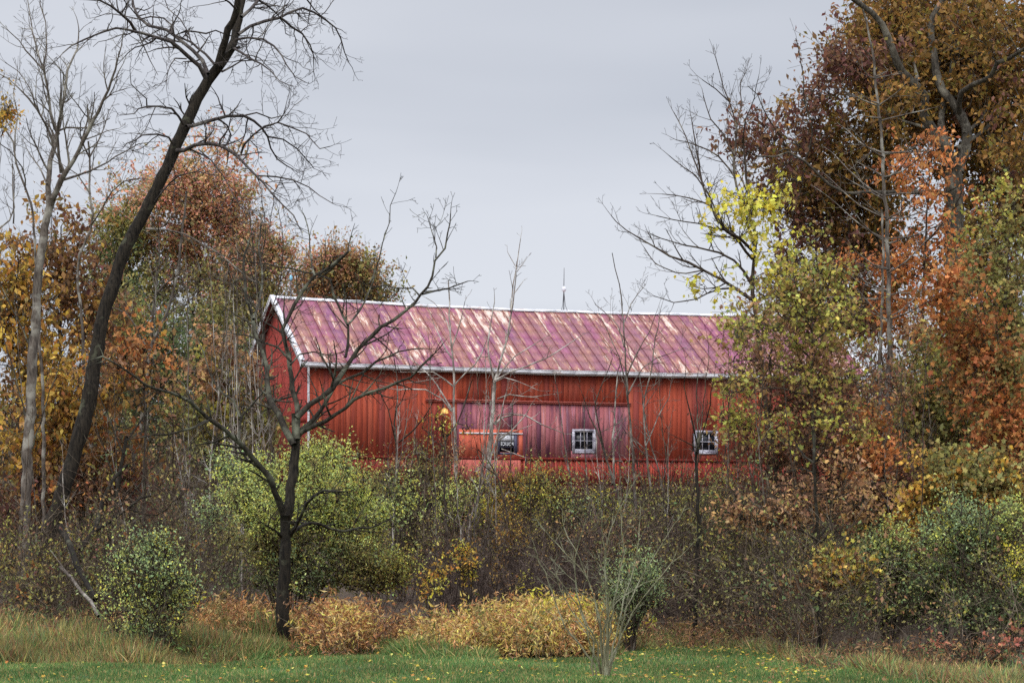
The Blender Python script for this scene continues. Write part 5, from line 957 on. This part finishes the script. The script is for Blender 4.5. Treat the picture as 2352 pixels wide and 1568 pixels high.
SKIP = lambda px, d: (460 < px < 985 and d < 62) or (px > 1890 and d < 56 and R.random() < .8) or (R.random() < .55 and mnoise.noise(Vector((px * .012, d * .22, 7.0))) < .0)
def thicket(name, label, n, x0, x1, da, db, top, st, m, lev=1, lean=.25, r=(.006, .014), bow=.45, leaves=()):
    """a mass of tangled stems: nobody could count them. top gives the frame height the mass reaches."""
    o = []; tips = []
    for _ in range(n):
        px = R.uniform(x0, x1); d = da + (db - da) * R.random() ** 1.25; d = max(d, edge_d(px) + .8 + 2.2 * R.random())
        
        if SKIP(px, d): continue
        x = (px - CX) / F * d; z = gz(x, d); ty = interp(top, px) + R.gauss(0, 44)
        h = max(.35, (HY - (z - CZ) * F / d - ty) * d / F * R.uniform(.45, 1.08)); h = min(h, 4.2)
        dr = nrm((R.gauss(0, lean), R.gauss(0, lean), 1)); k = len(o)
        twig(o, (x, d, z - .02), dr, h * R.uniform(.9, 1.25), R.uniform(*r), lev, st)
        tips.append(o[k][0])
    ob = wood(name, o, m, None, (0, 0, 0)); tag(ob, label, 'undergrowth', None, 'stuff')
    if leaves:
        pos, col, sz = [], [], []
        for (frac, pal, size, per, f0, f1, *dm) in leaves:
            for t in tips:
                if R.random() > frac: continue
                px = t[0][0] / t[0][1] * F + CX
                if not f0 <= px <= f1 or (dm and t[0][1] < dm[0]): continue
                q = t[R.randrange(len(t) // 2, len(t))]; k = max(2, int(R.gauss(per, per * .4)))
                pos.append(np.array(q) + G.normal(size=(k, 3)) * np.array([.2, .2, .15])); col.append(colours(pal, k) * (1 + R.gauss(0, .12))); sz.append(size * np.clip(G.normal(1, .25, k), .5, 1.6))
        p = np.concatenate(pos); lv = scatter('simple', p, np.concatenate(sz), frames(len(p), .5, .6), np.clip(np.concatenate(col), .004, .9))
        l = mkmesh('undergrowth_leaves', lv[0], lv[1], lv[2], LEAF, None, (0, 0, 0), lv[3]); tag(l, label.replace('stems', 'leaves').replace('twigs', 'leaves'), 'foliage', None, 'stuff')
TH1 = dict(seg=.3, wig=.2, up=.0, rmin=.0045, dens=3.4, ang=45)
TH2 = dict(seg=.35, wig=.26, up=-.06, rmin=.0045, dens=3.0, ang=50)
BARK_MAUVE = bark('bark_mauve_bramble', (46, 36, 33), (90, 75, 68), (124, 108, 96), 0.4)
thicket('brown_thicket', 'brown and mauve tangle of bare twigs filling the middle below the barn', 2300, 840, 1700, 56, 92, [(840, 1230), (950, 1150), (1080, 1210), (1250, 1200), (1400, 1165), (1600, 1140), (1700, 1130)], TH1, BARK_MAUVE, 1,
        leaves=[(.5, 'olive', .085, 14, 800, 1750, 68), (.3, 'ygreen', .085, 12, 800, 1750, 70), (.25, 'tan', .085, 12, 800, 1750, 70), (.65, 'olive', .08, 14, 1400, 1750), (.3, 'ygreen', .08, 10, 1400, 1750), (.3, 'darkgreen', .08, 12, 1380, 1750), (.1, 'ygreen', .08, 8, 1240, 1750), (.12, 'tan', .08, 7, 800, 1750)])
thicket('left_bramble', 'brown tangle of bare twigs under the trees on the left', 1500, -60, 700, 53, 92, [(-60, 1130), (300, 1120), (450, 1100), (600, 1140), (700, 1200)], TH2, BARK_TWIG, 1,
        leaves=[(.7, 'olive', .085, 13, -100, 720), (.3, 'brown', .09, 10, -100, 520), (.4, 'darkgreen', .09, 12, 200, 720), (.2, 'maroon', .09, 10, -100, 420), (.12, 'rust', .1, 9, -100, 400), (.05, 'ygreen', .1, 9, -100, 700)])
thicket('right_bramble', 'brown tangle of bare twigs under the trees on the right', 1700, 1640, 2420, 44, 90, [(1640, 1120), (1800, 1100), (2000, 1160), (2420, 1100)], TH2, BARK_TWIG, 1,
        leaves=[(.8, 'olive', .08, 14, 1600, 2500), (.6, 'darkgreen', .08, 12, 1750, 2500), (.3, 'brown', .09, 9, 1640, 2500), (.12, 'ygreen', .08, 9, 1640, 2500), (.1, 'tan', .08, 8, 1640, 2500)])
thicket('right_wood_stems', 'high tangle of brown stems deep in the wood on the right', 900, 1960, 2440, 66, 100, [(1960, 930), (2440, 800)], dict(seg=.5, wig=.12, up=.03, rmin=.006, dens=1.8, ang=45), BARK_TWIG, 1, .12, (.012, .03),
        leaves=[(.5, 'olive', .16, 14, 1900, 2500), (.4, 'rust', .16, 12, 1900, 2500), (.35, 'brown', .16, 14, 1900, 2500)])
thicket('left_wood_stems', 'high tangle of thin brown stems deep in the wood on the left', 800, -80, 640, 80, 125, [(-80, 960), (350, 980), (640, 1010)], dict(seg=.5, wig=.12, up=.03, rmin=.006, dens=1.8, ang=45), BARK_TWIG, 1, .12, (.012, .03),
        leaves=[(.3, 'olive', .16, 12, -100, 700), (.22, 'leftgold', .18, 10, -100, 330), (.25, 'brown', .16, 12, -100, 500)])

def far_wood():
    """the far edge of the wood behind the trees: trunks and thin crowns that read as one mass."""
    o, pos, col, sz = [], [], [], []
    st = dict(seg=1.2, wig=.08, up=.05, rmin=.012, dens=1.0, ang=40)
    for _ in range(620):
        d = R.uniform(135, 230); px = R.choice((R.uniform(-150, 640), R.uniform(1880, 2500))); x = (px - CX) / F * d; z = gz(x, d)
        ty = (interp([(-150, 940), (300, 940), (640, 1010)], px) if px < 1000 else interp([(1880, 1010), (2000, 880), (2500, 700)], px)) + R.gauss(0, 40)
        h = max(2, (HY - (z - CZ) * F / d - ty) * d / F); k = len(o); twig(o, (x, d, z), nrm((R.gauss(0, .05), R.gauss(0, .05), 1)), h, R.uniform(.05, .12), 1, st)
        n = 46; t = o[k][0]
        pos.append(np.array([t[R.randrange(1, len(t))] for _ in range(n)]) + G.normal(size=(n, 3)) * np.array([1.3, 1.3, 1.2])); col.append(colours(R.choice(('brown', 'olive', 'brown', 'darkgreen', 'tan')), n)); sz.append(np.full(n, .34) * np.clip(G.normal(1, .25, n), .5, 1.5))
    ob = wood('far_wood', o, BARK_BROWN, None, (0, 0, 0)); tag(ob, 'far brown woodland trunks seen through the trees at both sides', 'woodland', None, 'stuff')
    p = np.concatenate(pos); lv = scatter('simple', p, np.concatenate(sz), frames(len(p), .3, .6), np.concatenate(col))
    tag(mkmesh('far_wood_leaves', lv[0], lv[1], lv[2], LEAF, None, (0, 0, 0), lv[3]), 'far dull woodland leaves seen through the trees at both sides', 'foliage', None, 'stuff')
far_wood()

def saplings():
    proto = []
    for px, d, h, m in [(R.uniform(0, 620), R.uniform(58, 90), 0, 0) for _ in range(54)] + [(R.uniform(860, 1640), R.uniform(60, 86), 1, 0) for _ in range(40)] + [(R.uniform(1660, 2340), R.uniform(52, 84), 2, 0) for _ in range(40)]:
        gy = gpy(px, d); top = {0: R.uniform(560, 1080), 1: R.uniform(790, 1110), 2: R.uniform(760, 1120)}[h]; ln = R.gauss(0, 26)
        t = limb([(px, gy + 5), (px + R.gauss(0, 8), gy + (top - gy) * .35), (px + ln * .6, gy + (top - gy) * .7), (px + ln, top)], d, d + R.gauss(0, .5), R.uniform(1.6, 3.2), .7, 6)
        x = t[0][0][0]; b = (x, d, gz(x, d))
        lab, gr = {0: ('thin bare grey sapling standing in the shaded thicket under the left trees', 'saplings in the left thicket'), 1: ('thin bare sapling rising from the brown tangle below the barn', 'saplings below the barn'), 2: ('thin bare sapling standing in the dense thicket under the right trees', 'saplings in the right thicket')}[h]
        tag(wood('thin_sapling', [t] + sprout(t, 2.8, .3, 1.1, 2, 'fine', .2), R.choice((BARK_GREY, BARK_PALE, BARK_TWIG) if h < 2 else (BARK_GREY, BARK_BROWN, BARK_TWIG)), None, b), lab, 'sapling', gr)
saplings()

def weeds(name, label, x0, x1, da, db, h, pal, kind, size, n, per, m=BARK_TWIG, lean=.3, cat='weeds'):
    """a dense clump of leafy stems; h gives the height (m) along the clump in frame pixels."""
    st, pos, col, sz = [], [], [], []
    for _ in range(n):
        px = R.gauss((x0 + x1) / 2, (x1 - x0) * .27) if x1 - x0 < 250 else R.uniform(x0 - 20, x1 + 15); d = R.gauss((da + db) / 2, (db - da) * .33); x = (px - CX) / F * d; z = gz(x, d); hh = interp(h, px) * R.uniform(.35, 1.15) * (1 + .5 * mnoise.noise(Vector((x * 1.1, d * 1.1, 1.0))))
        if hh < .08: continue
        dx, dy = R.gauss(0, lean), R.gauss(0, lean); p = [(x + dx * hh * t * (.5 + t), d + dy * hh * t, z + hh * (t - .12 * t * t)) for t in (0, .35, .7, 1)]
        st.append((p, [.005, .0045, .004, .003], 3)); k = max(3, int(per * hh)); t = G.random(k) ** .6; pp = np.array(p)
        pos.append(np.stack([np.interp(t, (0, .35, .7, 1), pp[:, c]) for c in (0, 1, 2)], 1) + G.normal(size=(k, 3)) * .05)
        col.append(colours(pal if isinstance(pal, str) else R.choice(pal), k)); sz.append(size * np.clip(G.normal(1, .25, k), .5, 1.6))
    x = ((x0 + x1) / 2 - CX) / F * (da + db) / 2; b = (x, (da + db) / 2, gz(x, (da + db) / 2))
    o = thing(name, label, cat, b); o['kind'] = 'stuff'
    a = wood('stems', st, m, o, b); p = np.concatenate(pos); lv = scatter(kind, p, np.concatenate(sz), frames(len(p), .25, .5), np.clip(np.concatenate(col), .004, .9))
    c = mkmesh('leaves', lv[0], lv[1], lv[2], LEAF, o, b, lv[3]); a['kind'] = c['kind'] = 'stuff'
weeds('golden_weeds', 'broad bank of golden yellow and straw weeds in front of the brown thicket', 955, 1395, 48.6, 52.4, [(955, .5), (1000, .9), (1060, .8), (1110, 1.0), (1180, .9), (1230, 1.15), (1330, 1.15), (1380, .85), (1395, .5)], ['drygold', 'drygold', 'dryorange', 'dry'], 'lance', .12, 1250, 32)
weeds('golden_weeds', 'brightest yellow clump of weeds at the right end of the golden bank', 1190, 1385, 50.0, 52.8, [(1190, .6), (1250, 1.15), (1340, 1.2), (1385, .8)], ['drygold', 'yellow'], 'lance', .12, 420, 30)
weeds('orange_weeds', 'rusty orange clump of weeds just right of the black trunk', 690, 865, 48.6, 51.6, [(690, .5), (730, 1.0), (800, 1.1), (850, .7), (865, .3)], ['dryorange', 'dryorange', 'drygold', 'brown'], 'lance', .12, 480, 28)
weeds('orange_weeds', 'rusty orange strip of weeds just left of the black trunk', 405, 645, 50.5, 54, [(405, .6), (450, .9), (600, .95), (645, .7)], ['dryorange', 'dryorange', 'tan', 'dry'], 'lance', .115, 640, 28)
weeds('brown_weeds', 'low dull brown weeds and dead stalks between the black trunk and the golden bank', 850, 1010, 51, 55, [(850, .5), (930, .7), (1010, .6)], ['tan', 'brown', 'dryorange'], 'lance', .12, 240, 14)
weeds('brown_weeds', 'low brown weeds along the edge of the wood right of the bare vase shrub', 1420, 1900, 51.5, 56, [(1420, .5), (1600, .5), (1750, .7), (1900, .7)], ['tan', 'brown', 'olive', 'brown'], 'lance', .11, 700, 14)
weeds('brown_weeds', 'dull reddish brown grass and weeds at the lawn edge under the right trees', 1860, 2300, 43, 48, [(1860, .35), (2000, .5), (2300, .55)], ['tan', 'brown', 'brown', 'darkgreen'], 'lance', .09, 700, 16)
weeds('green_weeds', 'dark green low weeds under the blue green shrub at the left lawn edge', 230, 480, 47, 50, [(230, .4), (350, .7), (480, .5)], ['olive', 'darkgreen', 'tallgreen'], 'lance', .1, 380, 20)
weeds('left_weeds', 'mixed olive and brown weeds in front of the trees on the far left', -40, 420, 50, 57, [(-40, .8), (200, .9), (420, .9)], ['olive', 'tan', 'darkgreen', 'brown'], 'lance', .11, 800, 14)

def grass(name, label, n, fx, hfun, pals, wide, curl=.35, kind='blade', cat='grass', clump=.7):
    px = np.empty(n); d = np.empty(n); h = np.empty(n)
    for i in range(n): px[i], d[i] = fx(); h[i] = hfun(px[i], d[i]) * (1 + clump * mnoise.noise(Vector(((px[i] - CX) / F * d[i] * .9, d[i] * .9, 5.0))))
    x = (px - CX) / F * d; z = np.array([gz(a, b) for a, b in zip(x, d)]); pos = np.stack([x, d, z - .01], 1)
    t = G.normal(size=(n, 3)) * curl; t[:, 2] = 1; t /= np.linalg.norm(t, axis=1, keepdims=True)
    a = G.random(n) * 6.283; m = np.stack([np.cos(a), np.sin(a), np.zeros(n)], 1); b = np.cross(t, m); b /= np.linalg.norm(b, axis=1, keepdims=True); m = np.cross(b, t)
    col = np.concatenate([colours(p, 1 + n // len(pals)) for p in pals]); G.shuffle(col); col = col[:n]
    patch = np.array([mnoise.noise(Vector((q[0] * .45, q[1] * .45, 3.0))) for q in pos])[:, None]
    col = np.clip(col * (1 + .55 * patch), .004, .9)
    v, l, s, c = scatter(kind, pos, h, (b * wide, t, m), col)
    tag(mkmesh(name, v, l, s, BLADE, None, (0, 0, 0), c), label, cat, None, 'stuff')
def fx_lawn():
    while True:
        px = R.uniform(-40, 2400); e = edge_d(px) + R.gauss(0, .35); d = R.uniform(37.5, 55)
        if d < e: return px, d
grass('lawn_grass', 'mown green lawn across the front', 170000, fx_lawn, lambda p, d: R.uniform(.05, .11), ['lawn', 'lawn', 'lawn', 'tallgreen', 'dry'], 2.2)
def fx_band(x0, x1, w0, w1):
    def f():
        px = R.uniform(x0, x1); return px, edge_d(px) + R.uniform(w0, w1) * R.random() ** .7
    return f
grass('dry_grass', 'long dry straw and green grass standing along the left edge of the lawn', 42000, fx_band(-50, 680, -.6, 9), lambda p, d: R.uniform(.25, .75) * min(1, .35 + (d - edge_d(p)) * .2 + .2), ['dry', 'tallgreen', 'olive', 'olive', 'darkgreen', 'tan', 'darkgreen', 'brown'], .9, .38)
grass('rough_grass', 'tussocks of longer green grass where the lawn meets the weeds', 22000, fx_band(560, 1130, -1.0, 2.2), lambda p, d: R.uniform(.12, .38), ['tallgreen', 'lawn', 'dry', 'tallgreen'], 1.1, .7)
grass('rough_grass', 'rough brownish grass fringe along the right edge of the lawn', 22000, fx_band(1380, 2400, -.8, 4.5), lambda p, d: R.uniform(.08, .34), ['dry', 'brown', 'tallgreen', 'olive', 'brown', 'darkgreen', 'darkgreen'], 1.0, .55)

def fallen_leaves():
    n = 900; pos = []
    while len(pos) < n:
        px = R.uniform(0, 2352); d = R.uniform(39.5, 54)
        if d > edge_d(px) + .6 or R.random() > (.3 + .7 * (px > 1350)) * (.25 + 1.6 * max(0, mnoise.noise(Vector((px * .008, d * .5, 2))) + .2)): continue
        x = (px - CX) / F * d; pos.append((x, d, gz(x, d) + R.uniform(.05, .1)))
    p = np.array(pos); t = G.normal(size=(n, 3)); t[:, 2] *= .3; t /= np.linalg.norm(t, axis=1, keepdims=True); m = G.normal(size=(n, 3)) * .3; m[:, 2] += 1
    b = np.cross(t, m); b /= np.linalg.norm(b, axis=1, keepdims=True)
    col = np.concatenate([colours('gold', n // 2), colours('tan', n // 4), colours('yellow', n - n // 2 - n // 4)]); G.shuffle(col)
    v, l, s, c = scatter('maple', p, G.uniform(.045, .095, n), (b, t, np.cross(b, t)), col)
    tag(mkmesh('fallen_leaves', v, l, s, LEAF, None, (0, 0, 0), c), 'yellow and tan fallen leaves scattered over the green lawn', 'leaves', None, 'stuff')
fallen_leaves()

def dead_wood():
    def log(lab, pts, d0, d1, r0, r1, m, kids=()):
        l = limb(pts, d0, d1, r0, r1, 9); b = l[0][0]; o = thing('fallen_branch', lab, 'branch', b); wood('trunk', [l], m, o, b)
        for k in kids: wood('branch', [limb(*k, 6)], m, o, b)
    log('fallen dead branch leaning into the grass, its lower end bleached pale', Zm(*A2, [(660, 1120), (600, 1020), (540, 950), (480, 860), (400, 780)]), 50.5, 54, 4.2, 3.6, BARK_GREY, [(Zm(*A2, [(480, 860), (400, 760), (330, 660)]), 53, 54, 1.6, .7)])
    log('dark broken log lying beside the bleached branch under the leaning tree', Zm(*A2, [(640, 1010), (570, 880), (520, 780), (470, 640), (400, 520)]), 52, 55, 6, 8, BARK_DARK)
    log('dark fallen limb slanting up to the right across the left thicket', Zm(*A2, [(540, 680), (640, 540), (760, 470), (860, 400), (950, 320), (1010, 310)]), 57, 58, 7, 2, BARK_DARK, [(Zm(*A2, [(640, 540), (690, 350), (760, 200), (860, 100)]), 57.5, 58.5, 6, 3), (Zm(*A2, [(860, 400), (1060, 440), (1160, 350), (1220, 310)]), 58, 58, 2, 1)])
    log('low arching dead limb on the ground at the bottom right under the shrubs', Zm(*D2, [(1990, 1400), (1900, 1340), (1800, 1290), (1710, 1280), (1660, 1340), (1600, 1380)]), 46, 46.5, 4, 1.6, BARK_DARK, [(Zm(*D2, [(1710, 1280), (1660, 1220), (1600, 1180)]), 46.3, 46.8, 1.6, .8), (Zm(*D2, [(1900, 1340), (1960, 1200), (2080, 1100)]), 46, 46.8, 2, .8)])
dead_wood()
